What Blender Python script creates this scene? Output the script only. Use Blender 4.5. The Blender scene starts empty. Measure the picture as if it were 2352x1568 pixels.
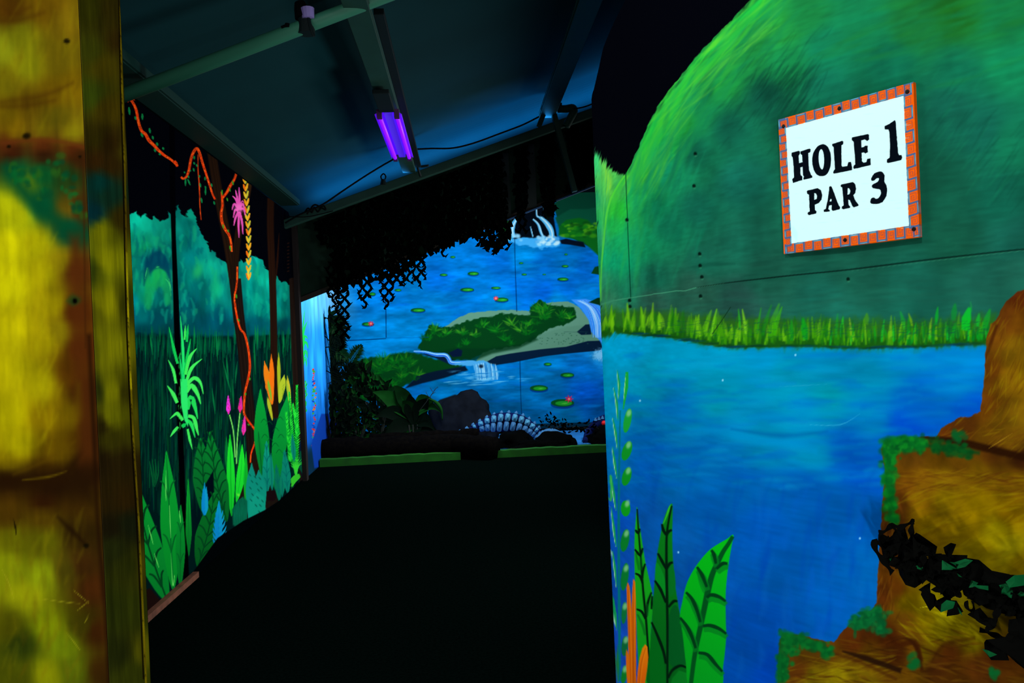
import bpy, math, random
import numpy as np
from mathutils import Vector, Matrix

random.seed(7)
rng = np.random.default_rng(7)
SC = bpy.context.scene
COL = SC.collection

# ------------------------------------------------------------------ camera
FPX, CX, CY = 1800.0, 1176.0, 784.0          # focal length and centre for a 2352 x 1568 frame
YAW, PITCH, ROLL = math.atan(112/1800.0), -8/1800.0, math.asin(0.043)
CAM = np.array([0.0, 0.0, 1.4])
f0 = np.array([math.sin(YAW), math.cos(YAW), 0.0]); r0 = np.array([math.cos(YAW), -math.sin(YAW), 0.0]); z0 = np.array([0, 0, 1.0])
FW = math.cos(PITCH)*f0 + math.sin(PITCH)*z0
UP0 = math.cos(PITCH)*z0 - math.sin(PITCH)*f0
RT = math.cos(ROLL)*r0 - math.sin(ROLL)*UP0
UP = math.sin(ROLL)*r0 + math.cos(ROLL)*UP0
cam_d = bpy.data.cameras.new('camera'); cam = bpy.data.objects.new('camera', cam_d); COL.objects.link(cam)
M = Matrix(((RT[0], UP[0], -FW[0], CAM[0]), (RT[1], UP[1], -FW[1], CAM[1]), (RT[2], UP[2], -FW[2], CAM[2]), (0, 0, 0, 1)))
cam.matrix_world = M
cam_d.sensor_fit = 'HORIZONTAL'; cam_d.sensor_width = 36.0; cam_d.lens = 36.0*FPX/2352.0
cam_d.clip_start = 0.05; cam_d.clip_end = 60
SC.camera = cam

# ------------------------------------------------------------------ world, exposure, lights
w = bpy.data.worlds.new('night_room'); SC.world = w; w.use_nodes = True
w.node_tree.nodes['Background'].inputs[0].default_value = (0.02, 0.05, 0.08, 1)
w.node_tree.nodes['Background'].inputs[1].default_value = 0.05
SC.view_settings.view_transform = 'Standard'; SC.view_settings.look = 'None'
SC.view_settings.exposure = 0.0; SC.view_settings.gamma = 1.0
try: SC.view_settings.use_curve_mapping = False
except Exception: pass

def area(name, loc, target, sx, sy, power, col=(1, 1, 1), spread=180):
    d = bpy.data.lights.new(name, 'AREA'); d.shape = 'RECTANGLE'; d.size = sx; d.size_y = sy
    d.energy = power; d.color = col; d.spread = math.radians(spread)
    o = bpy.data.objects.new(name, d); COL.objects.link(o); o.location = loc
    o.rotation_euler = (Vector(target)-Vector(loc)).to_track_quat('-Z', 'Y').to_euler()
    return o
area('lamp_overhead', (-0.3, 0.5, 3.2), (0.9, 1.6, 0.3), 0.16, 0.1, 30)
area('fill_corridor', (-1.4, 2.6, 3.0), (0.6, 1.9, 0.4), 0.9, 0.25, 42)  # unseen fill added to even out the far end of the curved wall
area('fill_entrance', (0.55, -1.0, 2.75), (-0.1, 1.5, 1.1), 0.7, 0.2, 10)  # added front fill, unseen behind the camera
area('fill_entrance_low', (0.3, -1.4, 0.4), (-0.3, 1.5, 0.9), 0.6, 0.2, 15)  # low fill without a fixture, added to lift the stone wall
area('fill_corridor_low', (-1.45, 2.3, 0.2), (0.5, 2.1, 0.5), 0.5, 0.1, 15)  # added floor-level fill for the lower part of the curved wall
area('fill_jamb_low', (0.5, 0.35, 0.1), (-0.6, 1.3, 1.1), 0.3, 0.1, 24)  # unseen low fill put in to brighten the jamb and its foot
area('fill_jamb_high', (0.6, 0.5, 3.0), (-0.6, 1.3, 1.4), 0.3, 0.1, 7)  # unseen high fill added for the jamb face
area('fill_mural_near', (2.2, 4.6, 1.3), (-1.735, 5.0, 1.2), 1.2, 0.6, 46, spread=120)  # fill hidden behind the curved wall, added to light the jungle mural
area('fill_mural_far', (2.2, 7.6, 1.9), (-1.735, 7.0, 1.2), 1.2, 0.6, 48, spread=120)  # second hidden fill, added for the mural's far half
area('lamp_alcove', (0.0, 8.72, 2.6), (-1.0, 11.2, 0.5), 0.8, 0.15, 58)
area('lamp_alcove_centre', (0.1, 8.72, 2.6), (0.5, 11.2, 0.5), 0.8, 0.15, 14)
area('lamp_alcove_right', (2.6, 8.72, 2.6), (-1.0, 11.2, 0.5), 0.8, 0.15, 56)
area('fill_roof_strip', (0.75, 8.06, 3.51), (0.75, 8.06, 4.5), 4.6, 0.05, 50, (0.02, 0.36, 1.0))  # hidden strip added behind the beam to give the roof its blue band
bpy.data.objects['fill_roof_strip'].rotation_euler = (math.pi, -math.atan(0.335), 0)
area('lamp_pipe_violet', (-0.4, 4.0, 3.55), (-0.35, 4.06, 3.1), 0.3, 0.1, 7, (0.35, 0.2, 1.0), spread=100)
def spot(name, loc, target, power, angle, blend, col, radius=0.05):
    d = bpy.data.lights.new(name, 'SPOT'); d.energy = power; d.spot_size = math.radians(angle); d.spot_blend = blend
    d.color = col; d.shadow_soft_size = radius
    o = bpy.data.objects.new(name, d); COL.objects.link(o); o.location = loc
    o.rotation_euler = (Vector(target)-Vector(loc)).to_track_quat('-Z', 'Y').to_euler()
    return o

# ------------------------------------------------------------------ measuring: photo point -> place
def ray(px, py):
    px = np.asarray(px, float); py = np.asarray(py, float)
    return FW + (px-CX)[..., None]/FPX*RT - (py-CY)[..., None]/FPX*UP
def proj(P):
    d = np.asarray(P, float)-CAM; k = d@FW
    return CX+FPX*(d@RT)/k, CY-FPX*(d@UP)/k
def hit(px, py, axis, val):
    d = ray(px, py); t = (val-CAM[axis])/d[..., axis]
    return CAM + d*t[..., None]
def atY(px, py, Y): return Vector(hit(px, py, 1, Y))
def atX(px, py, X): return Vector(hit(px, py, 0, X))
def atZ(px, py, Z): return Vector(hit(px, py, 2, Z))

# ------------------------------------------------------------------ tags, materials, mesh builder
def tag(o, label=None, cat=None, group=None, kind=None):
    if label: o['label'] = label
    if cat: o['category'] = cat
    if group: o['group'] = group
    if kind: o['kind'] = kind
    return o
def lin(c):
    c = np.asarray(c, float)
    return np.where(c <= 0.04045, c/12.92, ((c+0.055)/1.055)**2.4)
def rgb(r, g, b): return tuple(lin(np.array([r, g, b])/255.0))
def mat(name, c, rough=0.6, metal=0.0, var=0.0, scale=20.0, bump=0.0, spec=0.3, c2=None):
    m = bpy.data.materials.new(name); m.use_nodes = True; nt = m.node_tree; b = nt.nodes['Principled BSDF']
    b.inputs['Roughness'].default_value = rough; b.inputs['Metallic'].default_value = metal
    b.inputs['Specular IOR Level'].default_value = spec
    b.inputs['Base Color'].default_value = (*c, 1)
    if var > 0 or c2 or bump:
        tc = nt.nodes.new('ShaderNodeTexCoord'); n = nt.nodes.new('ShaderNodeTexNoise'); n.inputs['Scale'].default_value = scale
        n.inputs['Detail'].default_value = 5
        nt.links.new(tc.outputs['Object'], n.inputs['Vector'])
        if var > 0 or c2:
            r = nt.nodes.new('ShaderNodeValToRGB'); r.color_ramp.elements[0].position = .3; r.color_ramp.elements[1].position = .7
            lo = c2 if c2 else tuple(x*(1-var) for x in c)
            r.color_ramp.elements[0].color = (*lo, 1); r.color_ramp.elements[1].color = (*c, 1)
            nt.links.new(n.outputs['Fac'], r.inputs['Fac']); nt.links.new(r.outputs['Color'], b.inputs['Base Color'])
        if bump:
            bp = nt.nodes.new('ShaderNodeBump'); bp.inputs['Strength'].default_value = bump; bp.inputs['Distance'].default_value = .01
            nt.links.new(n.outputs['Fac'], bp.inputs['Height']); nt.links.new(bp.outputs['Normal'], b.inputs['Normal'])
    return m
def emat(name, c, s):
    m = bpy.data.materials.new(name); m.use_nodes = True; b = m.node_tree.nodes['Principled BSDF']
    b.inputs['Base Color'].default_value = (*c, 1); b.inputs['Emission Color'].default_value = (*c, 1); b.inputs['Emission Strength'].default_value = s
    return m
def paint_mat(name='painted_board', rough=0.6, bump=0.12, bscale=(60, 60, 60)):
    m = bpy.data.materials.new(name); m.use_nodes = True; nt = m.node_tree; b = nt.nodes['Principled BSDF']
    a = nt.nodes.new('ShaderNodeAttribute'); a.attribute_name = 'paint'
    nt.links.new(a.outputs['Color'], b.inputs['Base Color'])
    b.inputs['Roughness'].default_value = rough; b.inputs['Specular IOR Level'].default_value = 0.0
    tc = nt.nodes.new('ShaderNodeTexCoord'); mp = nt.nodes.new('ShaderNodeMapping'); mp.inputs['Scale'].default_value = bscale
    n = nt.nodes.new('ShaderNodeTexNoise'); n.inputs['Scale'].default_value = 1.0; n.inputs['Detail'].default_value = 4
    bp = nt.nodes.new('ShaderNodeBump'); bp.inputs['Strength'].default_value = bump; bp.inputs['Distance'].default_value = .004
    nt.links.new(tc.outputs['Object'], mp.inputs['Vector']); nt.links.new(mp.outputs['Vector'], n.inputs['Vector'])
    nt.links.new(n.outputs['Fac'], bp.inputs['Height']); nt.links.new(bp.outputs['Normal'], b.inputs['Normal'])
    return m

class MB:
    def __init__(s): s.v = []; s.f = []; s.c = []
    def add(s, vs, fs, mi=0):
        k = len(s.v); s.v += [tuple(p) for p in vs]; s.f += [tuple(i+k for i in f) for f in fs]; s.c += [mi]*len(fs)
        return s
    def box(s, lo, hi, mi=0):
        x0, y0, z0_ = lo; x1, y1, z1 = hi
        return s.add([(x0,y0,z0_),(x1,y0,z0_),(x1,y1,z0_),(x0,y1,z0_),(x0,y0,z1),(x1,y0,z1),(x1,y1,z1),(x0,y1,z1)],
              [(0,3,2,1),(4,5,6,7),(0,1,5,4),(1,2,6,5),(2,3,7,6),(3,0,4,7)], mi)
    def bar(s, a, b, wx, wy, up=(0, 0, 1), mi=0):
        a = Vector(a); b = Vector(b); d = (b-a).normalized(); u = Vector(up); sx = d.cross(u).normalized(); sy = sx.cross(d).normalized()
        vs = []
        for p in (a, b):
            for i, j in ((-1,-1),(1,-1),(1,1),(-1,1)): vs.append(p+sx*(wx/2*i)+sy*(wy/2*j))
        return s.add(vs, [(0,1,2,3),(7,6,5,4),(0,4,5,1),(1,5,6,2),(2,6,7,3),(3,7,4,0)], mi)
    def tube(s, pts, rad, n=10, mi=0, cap=True, squash=1.0):
        pts = [Vector(p) for p in pts]; N = len(pts)
        rr = rad if hasattr(rad, '__len__') else [rad]*N
        k0 = len(s.v); ref = None
        for i, p in enumerate(pts):
            d = (pts[min(i+1, N-1)]-pts[max(i-1, 0)]).normalized()
            if ref is None: ref = Vector((0, 0, 1)) if abs(d.z) < .9 else Vector((1, 0, 0))
            a = d.cross(ref).normalized(); b = a.cross(d).normalized(); ref = b
            for j in range(n):
                t = 2*math.pi*j/n; s.v.append(tuple(p + a*(rr[i]*math.cos(t)*squash)+b*(rr[i]*math.sin(t))))
        for i in range(N-1):
            for j in range(n):
                q = (k0+i*n+j, k0+i*n+(j+1) % n, k0+(i+1)*n+(j+1) % n, k0+(i+1)*n+j); s.f.append(q); s.c.append(mi)
        if cap:
            s.f.append(tuple(k0+j for j in range(n))[::-1]); s.c.append(mi)
            s.f.append(tuple(k0+(N-1)*n+j for j in range(n))); s.c.append(mi)
        return s
    def build(s, name, mats, parent=None, smooth=False, bevel=0, local=None):
        me = bpy.data.meshes.new(name)
        off = Vector(parent.location) if parent is not None and local is None else Vector((0, 0, 0))
        me.from_pydata([tuple(Vector(p)-off) for p in s.v], [], s.f); me.update()
        if not isinstance(mats, (list, tuple)): mats = [mats]
        for m_ in mats: me.materials.append(m_)
        me.polygons.foreach_set('material_index', s.c)
        if smooth: me.polygons.foreach_set('use_smooth', [True]*len(s.f))
        o = bpy.data.objects.new(name, me); COL.objects.link(o)
        if parent is not None: o.parent = parent
        if bevel:
            b = o.modifiers.new('bevel', 'BEVEL'); b.width = bevel; b.segments = 2
        return o
def empty(name, loc, label, cat, group=None):
    o = bpy.data.objects.new(name, None); COL.objects.link(o); o.location = loc; o.empty_display_size = .1
    return tag(o, label, cat, group)

# ------------------------------------------------------------------ smooth curves
def cr(pts, n=6, closed=False):
    P = [np.array(p, float) for p in pts]; out = []
    N = len(P); rngi = range(N if closed else N-1)
    for i in rngi:
        p0 = P[(i-1) % N] if closed or i > 0 else P[0]; p1 = P[i]; p2 = P[(i+1) % N]
        p3 = P[(i+2) % N] if closed or i+2 < N else P[-1]
        for k in range(n):
            t = k/n; out.append(.5*((2*p1)+(p2-p0)*t+(2*p0-5*p1+4*p2-p3)*t*t+(3*p1-p0-3*p2+p3)*t**3))
    if not closed: out.append(P[-1])
    return [tuple(p) for p in out]

# ------------------------------------------------------------------ painted boards: a fine mesh whose vertices carry paint with some light baked in
def vnoise(x, y, seed):
    r = np.random.default_rng(seed); G = r.random((97, 97))
    xi = np.floor(x).astype(int); yi = np.floor(y).astype(int); fx = x-xi; fy = y-yi
    fx = fx*fx*(3-2*fx); fy = fy*fy*(3-2*fy)
    a = G[yi % 97, xi % 97]; b = G[yi % 97, (xi+1) % 97]; c = G[(yi+1) % 97, xi % 97]; d = G[(yi+1) % 97, (xi+1) % 97]
    return (a*(1-fx)+b*fx)*(1-fy)+(c*(1-fx)+d*fx)*fy
def fbm(x, y, seed, o=3):
    s = 0; amp = .5; tot = 0
    for k in range(o):
        s = s+amp*vnoise(x*2**k, y*2**k, seed+k); tot += amp; amp *= .5
    return s/tot
class Board:
    """flat (axis = constant) or curved (plan curve) upright board; a runs along it, b = height / top height."""
    def __init__(s, A, B, pos, inv, ztop=None):
        s.A = np.asarray(A, float); s.B = np.asarray(B, float); s.pos = pos; s.inv = inv; s.ztop = ztop
        s.na = len(s.A); s.nb = len(s.B)
        a, b = np.meshgrid(s.A, s.B); zt = 1.0 if ztop is None else ztop(a)
        s.P = pos(a, b*zt); s.a = a; s.z = b*zt
        s.PX, s.PY = proj(s.P.reshape(-1, 3)); s.PX = s.PX.reshape(s.nb, s.na); s.PY = s.PY.reshape(s.nb, s.na)
        s.C = np.zeros((s.nb, s.na, 3))
    def idx(s, px, py):
        a, z = s.inv(np.asarray(px, float), np.asarray(py, float))
        b = z if s.ztop is None else z/s.ztop(a)
        ii = np.interp(a, s.A, np.arange(s.na)) if s.A[0] < s.A[-1] else np.interp(-a, -s.A, np.arange(s.na))
        # linear extrapolation of rows keeps shapes running off the board straight
        db = s.B[1]-s.B[0]
        jj = (b-s.B[0])/db
        return ii, jj
    def fill(s, c): s.C[:] = np.array(c)/255.0
    def poly(s, pts, col, soft=1.2, alpha=1.0, col2=None, rough=0.0, seed=1, smooth=False, n=5, dens=14, mask=None):
        if smooth: pts = cr(pts, n, True)
        q = []
        for i in range(len(pts)):
            p0 = np.array(pts[i], float); p1 = np.array(pts[(i+1) % len(pts)], float)
            k = max(1, int(np.hypot(*(p1-p0))//dens)) if dens else 1
            for t in range(k): q.append(p0+(p1-p0)*t/k)
        q = np.array(q); I, J = s.idx(q[:, 0], q[:, 1])
        m = soft+2+rough*2
        i0 = max(0, int(I.min()-m)); i1 = min(s.na, int(I.max()+m)+2); j0 = max(0, int(J.min()-m)); j1 = min(s.nb, int(J.max()+m)+2)
        if i1 <= i0 or j1 <= j0: return
        gi, gj = np.meshgrid(np.arange(i0, i1), np.arange(j0, j1)); gi = gi.astype(float); gj = gj.astype(float)
        if rough: 
            w1 = fbm(gi/6, gj/6, seed, 2)-.5; w2 = fbm(gi/6+40, gj/6+9, seed+5, 2)-.5
            gi = gi+w1*rough*2; gj = gj+w2*rough*2
        d2 = np.full(gi.shape, 1e9); ins = np.zeros(gi.shape, bool)
        for k in range(len(q)):
            x0, y0 = I[k], J[k]; x1, y1 = I[(k+1) % len(q)], J[(k+1) % len(q)]
            dx, dy = x1-x0, y1-y0; L = dx*dx+dy*dy
            if L < 1e-9: continue
            t = np.clip(((gi-x0)*dx+(gj-y0)*dy)/L, 0, 1)
            np.minimum(d2, (gi-x0-t*dx)**2+(gj-y0-t*dy)**2, out=d2)
            if dy != 0:
                c = (y0 > gj) != (y1 > gj)
                ins ^= c & (gi < dx*(gj-y0)/dy+x0)
        sd = np.sqrt(d2)*np.where(ins, 1, -1)
        a = np.clip(.5+sd/soft, 0, 1); a = a*a*(3-2*a)*alpha
        if mask is not None: a = a*mask[j0:j1, i0:i1]
        c = np.array(col)/255.0
        if col2 is not None:
            py = s.PY[j0:j1, i0:i1]; lo, hi = q[:, 1].min(), q[:, 1].max(); t = np.clip((py-lo)/(hi-lo+1e-6), 0, 1)[..., None]
            c = c*(1-t)+np.array(col2)/255.0*t
        s.C[j0:j1, i0:i1] = s.C[j0:j1, i0:i1]*(1-a[..., None])+c*a[..., None]
    def stroke(s, pts, w, col, taper=(.2, 1, .1), soft=1.0, alpha=1.0, col2=None, smooth=True, n=4, mask=None):
        pts = cr(pts, n) if smooth and len(pts) > 2 else [tuple(p) for p in pts]
        P = np.array(pts, float)
        if len(P) == 2: P = np.array([P[0]+(P[1]-P[0])*t for t in (0, .25, .5, .75, 1)])
        T = np.gradient(P, axis=0); T /= np.hypot(T[:, 0], T[:, 1])[:, None]+1e-9; Nn = np.stack([-T[:, 1], T[:, 0]], 1)
        ww = np.interp(np.linspace(0, 1, len(P)), np.linspace(0, 1, len(taper)), taper)*w/2
        Q = np.concatenate([P+Nn*ww[:, None], (P-Nn*ww[:, None])[::-1]])
        s.poly([tuple(p) for p in Q], col, soft, alpha, col2, dens=0, mask=mask)
    def blob(s, cx, cy, rx, ry, col, alpha=1.0, ang=0, k=2.0, noise=0, seed=3):
        R = max(rx, ry)*1.6
        I, J = s.idx(np.array([cx-R, cx+R, cx-R, cx+R]), np.array([cy-R, cy-R, cy+R, cy+R]))
        i0 = max(0, int(I.min())); i1 = min(s.na, int(I.max())+2); j0 = max(0, int(J.min())); j1 = min(s.nb, int(J.max())+2)
        if i1 <= i0 or j1 <= j0: return
        X = s.PX[j0:j1, i0:i1]-cx; Y = s.PY[j0:j1, i0:i1]-cy; ca, sa = math.cos(ang), math.sin(ang)
        u = (X*ca+Y*sa)/rx; v = (-X*sa+Y*ca)/ry; r = np.sqrt(u*u+v*v)
        if noise: r = r+(fbm(s.a[j0:j1, i0:i1]*60, s.z[j0:j1, i0:i1]*60, seed, 3)-.5)*noise
        a = alpha*np.exp(-np.maximum(r, 0)**(2*k)*.7)
        s.C[j0:j1, i0:i1] = s.C[j0:j1, i0:i1]*(1-a[..., None])+np.array(col)/255.0*a[..., None]
    def field(s, ctrl, mask=None, sig=90):
        """blend of colours at measured spots; uneven light is baked in with the paint"""
        st = 4; X = s.PX[::st, ::st]; Y = s.PY[::st, ::st]
        num = np.zeros(X.shape+(3,)); den = np.full(X.shape, 1e-12)
        for (x, y, c) in ctrl:
            d = np.hypot(X-x, Y-y); w_ = 1/(d/sig+.15)**4
            num += w_[..., None]*np.array(c)/255.0; den += w_
        F_ = num/den[..., None]
        jj = np.linspace(0, s.nb-1, s.nb)/st; ii = np.linspace(0, s.na-1, s.na)/st
        j0 = np.clip(np.floor(jj).astype(int), 0, F_.shape[0]-1); j1 = np.clip(j0+1, 0, F_.shape[0]-1); tj = (jj-j0)[:, None, None]
        i0 = np.clip(np.floor(ii).astype(int), 0, F_.shape[1]-1); i1 = np.clip(i0+1, 0, F_.shape[1]-1); ti = (ii-i0)[None, :, None]
        R_ = (F_[j0][:, i0]*(1-ti)+F_[j0][:, i1]*ti)*(1-tj)+(F_[j1][:, i0]*(1-ti)+F_[j1][:, i1]*ti)*tj
        if mask is None: s.C[:] = R_
        else: s.C[:] = s.C*(1-mask[..., None])+R_*mask[..., None]
    def layer(s, fn):
        """run fn on a blank board and give back how much of each spot it covered"""
        keep = s.C; s.C = np.zeros_like(keep); fn(); m = s.C[..., 0].copy(); s.C = keep; return np.clip(m, 0, 1)
    def streak(s, fa, fb, amt, seed, mask=None, px=False):
        n = fbm(s.a*fa, s.z*fb, seed, 3)-.5; k = 1+n*2*amt
        if mask is not None: k = 1+(k-1)*mask
        s.C *= k[..., None]
    def build(s, name, m, thick=0.02, nrm=None, flip=False, smooth=True):
        V = s.P.reshape(-1, 3); na, nb = s.na, s.nb
        ii, jj = np.meshgrid(np.arange(na-1), np.arange(nb-1)); k = (jj*na+ii).ravel()
        F_ = np.stack([k, k+1, k+1+na, k+na], 1)
        # rim and back give the board its thickness
        st = max(1, min(na, nb)//24)
        per = [(0, i) for i in range(na)]+[(j, na-1) for j in range(1, nb)]+[(nb-1, i) for i in range(na-2, -1, -1)]+[(j, 0) for j in range(nb-2, 0, -1)]
        pk = np.array([j*na+i for j, i in per]); N_ = s.normals()
        bk = V[pk]+N_.reshape(-1, 3)[pk]*thick
        nv = len(V); L = len(pk); q = np.arange(L)
        F2 = np.stack([pk, nv+q, nv+(q+1) % L, np.roll(pk, -1)], 1)
        # back sheet: columns joined bottom to top
        top = {i: nv+(na+nb-1)+(na-1-i)-1 for i in range(na)}
        F3 = []
        bot_i = [nv+i for i in range(na)]
        pos_of = {p: n_ for n_, p in enumerate(per)}
        tp = [nv+pos_of[(nb-1, i)] for i in range(na)]
        for i in range(na-1): F3.append((bot_i[i], tp[i], tp[i+1], bot_i[i+1]))
        VV = np.concatenate([V, bk]); FF = np.concatenate([F_, F2, np.array(F3)])
        if flip: FF = FF[:, ::-1]
        me = bpy.data.meshes.new(name); me.vertices.add(len(VV)); me.vertices.foreach_set('co', VV.astype(np.float32).ravel())
        me.loops.add(FF.size); me.loops.foreach_set('vertex_index', FF.astype(np.int32).ravel())
        me.polygons.add(len(FF)); me.polygons.foreach_set('loop_start', (np.arange(len(FF))*4).astype(np.int32))
        sm = np.zeros(len(FF), bool); sm[:len(F_)] = smooth
        me.polygons.foreach_set('use_smooth', sm)
        me.update(calc_edges=True); me.validate()
        at = me.color_attributes.new('paint', 'FLOAT_COLOR', 'POINT')
        cc = np.ones((len(VV), 4), np.float32); C = lin(np.clip(s.C, 0, .97)).reshape(-1, 3)
        cc[:nv, :3] = C; cc[nv:, :3] = C[pk]*.0+np.array(rgb(60, 45, 25))
        at.data.foreach_set('color', cc.ravel()); me.materials.append(m)
        o = bpy.data.objects.new(name, me); COL.objects.link(o); return o
    def normals(s):
        du = np.gradient(s.P, axis=1); dv = np.gradient(s.P, axis=0); n = np.cross(du, dv); n /= np.linalg.norm(n, axis=-1)[..., None]+1e-12
        # away from the camera
        sg = np.sign(((s.P-CAM)*n).sum(-1)); sg = np.where(sg == 0, 1, sg)
        med = np.sign(np.median(sg)); 
        return n*med
def board_X(X, Y0, Y1, z_0, z_1, nx, nz):
    A = 1/np.linspace(1/Y0, 1/Y1, nx); B = np.linspace(z_0, z_1, nz)
    def pos(a, z): return np.stack([np.full(a.shape, X), a, z], -1)
    def inv(px, py):
        P = hit(px, py, 0, X); return P[..., 1], P[..., 2]
    return Board(A, B, pos, inv)
def board_Y(Y, X0, X1, z_0, z_1, nx, nz):
    A = np.linspace(X0, X1, nx); B = np.linspace(z_0, z_1, nz)
    def pos(a, z): return np.stack([a, np.full(a.shape, Y), z], -1)
    def inv(px, py):
        P = hit(px, py, 1, Y); return P[..., 0], P[..., 2]
    return Board(A, B, pos, inv)

# ================================================================== LEFT MURAL WALL
XL = -1.735
PAINT = paint_mat()
LW = board_X(XL, 3.6, 8.34, 0.0, 2.79, 370, 930)
def leaf(S, base, tip, w, col, rib=None, col2=None, bend=0.0, mid=.45, soft=1.1, veins=0, vcol=None, ribw=1.6):
    b = np.array(base, float); t = np.array(tip, float); d = t-b; L = np.hypot(*d); u = d/L; n = np.array([-u[1], u[0]])
    c = []
    prof = [(0, .12), (.12, .55), (mid*.7, .93), (mid, 1), (.5+mid*.5, .66), (.92, .25), (1, 0)]
    def cen(k): return b+d*k+n*bend*4*k*(1-k)
    for k, q in prof: c.append(cen(k)+n*w/2*q)
    for k, q in prof[-2::-1]: c.append(cen(k)-n*w/2*q)
    S.poly([tuple(p) for p in c], col, soft, smooth=True, n=3, col2=col2, dens=0)
    if rib is not None: S.stroke([tuple(cen(0)), tuple(cen(.5)), tuple(cen(.97))], ribw, rib, (1, 1, .5), soft=.9, n=4)
    for k in range(veins):
        q = (k+.7)/(veins+.6); half = w/2*np.interp(q, [p[0] for p in prof], [p[1] for p in prof])
        for sgn in (-1, 1):
            e = cen(min(1, q+.13))+n*sgn*half*.98; m_ = (cen(q)*.5+e*.5)+u*L*.035
            S.stroke([tuple(cen(q)), tuple(m_), tuple(e)], ribw*1.25, vcol or rib, (.8, 1, .8), soft=1.0, n=3)

def paint_left():
    S = LW; S.fill((2, 3, 8))
    # far trees
    out = [(236, 500), (290, 492), (300, 493), (316, 484), (320, 499), (332, 492), (345, 503), (356, 497), (368, 508), (382, 503), (387, 487), (396, 500), (402, 512), (404, 474),
           (410, 470), (417, 492), (427, 500), (436, 483), (441, 482), (452, 512), (460, 528), (468, 548), (476, 556), (484, 578), (492, 577), (500, 592), (512, 600), (522, 606),
           (545, 606), (552, 594), (560, 603), (576, 588), (586, 588), (594, 592), (603, 596), (608, 616), (618, 622), (622, 640), (630, 640), (636, 632), (645, 650), (655, 646), (662, 655), (672, 655), (672, 790), (236, 800)]
    m = S.layer(lambda: S.poly(out, (255, 255, 255), 2.5, rough=3.5, seed=11))
    S.field([(310, 505, (8, 185, 150)), (335, 520, (10, 175, 140)), (360, 515, (8, 150, 122)), (390, 520, (6, 120, 100)), (310, 560, (6, 150, 115)), (330, 560, (12, 165, 95)), (345, 550, (10, 150, 115)),
             (375, 545, (8, 140, 115)), (355, 588, (0, 62, 84)), (335, 600, (0, 70, 88)), (378, 600, (0, 68, 86)), (318, 600, (4, 110, 95)), (392, 590, (5, 100, 85)), (340, 640, (10, 150, 85)), (365, 628, (18, 160, 75)),
             (312, 650, (6, 120, 100)), (330, 680, (4, 120, 90)), (375, 680, (0, 95, 90)), (305, 690, (0, 128, 128)), (300, 720, (0, 95, 110)), (330, 720, (0, 90, 90)), (360, 730, (0, 65, 75)), (390, 720, (0, 70, 75)), (330, 765, (0, 55, 62)), (390, 765, (0, 55, 60)),
             (410, 490, (0, 118, 105)), (430, 510, (0, 110, 100)), (438, 495, (8, 165, 130)), (450, 530, (4, 130, 112)), (415, 560, (0, 105, 95)), (440, 590, (0, 120, 115)), (415, 640, (0, 90, 90)), (435, 640, (0, 120, 105)),
             (470, 580, (4, 135, 118)), (480, 610, (10, 158, 125)), (500, 620, (8, 150, 125)), (515, 640, (4, 120, 112)), (455, 660, (0, 105, 100)), (480, 690, (0, 110, 105)), (500, 670, (8, 150, 115)), (520, 680, (4, 120, 108)), (440, 700, (0, 80, 88)), (500, 730, (0, 72, 88)), (470, 750, (0, 70, 82)), (520, 760, (0, 68, 80)), (460, 780, (0, 62, 66)),
             (560, 620, (4, 135, 118)), (585, 610, (6, 160, 135)), (605, 640, (8, 165, 135)), (575, 660, (0, 125, 112)), (590, 690, (4, 145, 120)), (560, 700, (0, 105, 100)), (605, 710, (0, 125, 110)), (590, 745, (0, 80, 90)), (560, 755, (0, 72, 84)), (610, 755, (0, 84, 90)),
             (645, 670, (4, 135, 115)), (655, 700, (0, 110, 100)), (640, 720, (4, 128, 108)), (655, 745, (0, 66, 74)), (640, 765, (0, 60, 66))], m, sig=22)
    n = fbm(S.a*5, S.z*6, 21, 4); S.C *= (1+(n[..., None]-.5)*.55*m[..., None])
    # brush marks in the far trees
    r = random.Random(4)
    for k in range(260):
        x = r.uniform(300, 665); y = r.uniform(520, 735)
        if 395 < x < 408: continue
        up = r.uniform(14, 40); c = r.choice([(10, 165, 130), (5, 130, 115), (20, 170, 110), (0, 95, 100), (0, 80, 92), (10, 180, 140)])
        S.stroke([(x, y+up/2), (x+r.uniform(-3, 5), y), (x+r.uniform(-5, 7), y-up/2)], r.uniform(4, 12), c, (.3, 1, .5), soft=4, alpha=.4, n=3, mask=m)
    for a in range(9):
        th = math.radians(200-a*25+10)
        S.stroke([(355+math.cos(th+.25)*(38+a % 3*5), 620-math.sin(th+.25)*(62+a % 3*6)), (355+math.cos(th)*(38+a % 3*5), 620-math.sin(th)*(62+a % 3*6))], 9, (12, 160, 110), (.6, 1, .6), soft=5, alpha=.4)
    S.poly([(330, 655), (332, 610), (345, 585), (362, 577), (380, 588), (390, 620), (392, 660), (384, 630), (372, 618), (352, 620), (338, 640)], (0, 60, 84), 6, alpha=.8, smooth=True)
    S.poly([(332, 700), (335, 640), (340, 615), (348, 650), (360, 612), (372, 622), (388, 640), (393, 690), (380, 700), (372, 660), (355, 670), (345, 710)], (20, 160, 80), 7, alpha=.6, smooth=True)
    for p in ([(379, 640), (388, 650), (393, 680)], [(338, 615), (333, 640)], [(358, 614), (366, 612)], [(388, 640), (394, 668)]): S.stroke(p, 2, (60, 210, 110), alpha=.8)
    S.blob(454, 622, 9, 16, (30, 175, 95), .75, .25, 1.3); S.blob(496, 655, 10, 22, (18, 175, 110), .6, 0, 1.3)
    # dark panel edge strip
    # meadow
    meadow = [(236, 768), (330, 768), (440, 772), (550, 772), (665, 768), (690, 770), (690, 1100), (620, 1180), (500, 1250), (420, 1340), (330, 1440), (236, 1500)]
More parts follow.
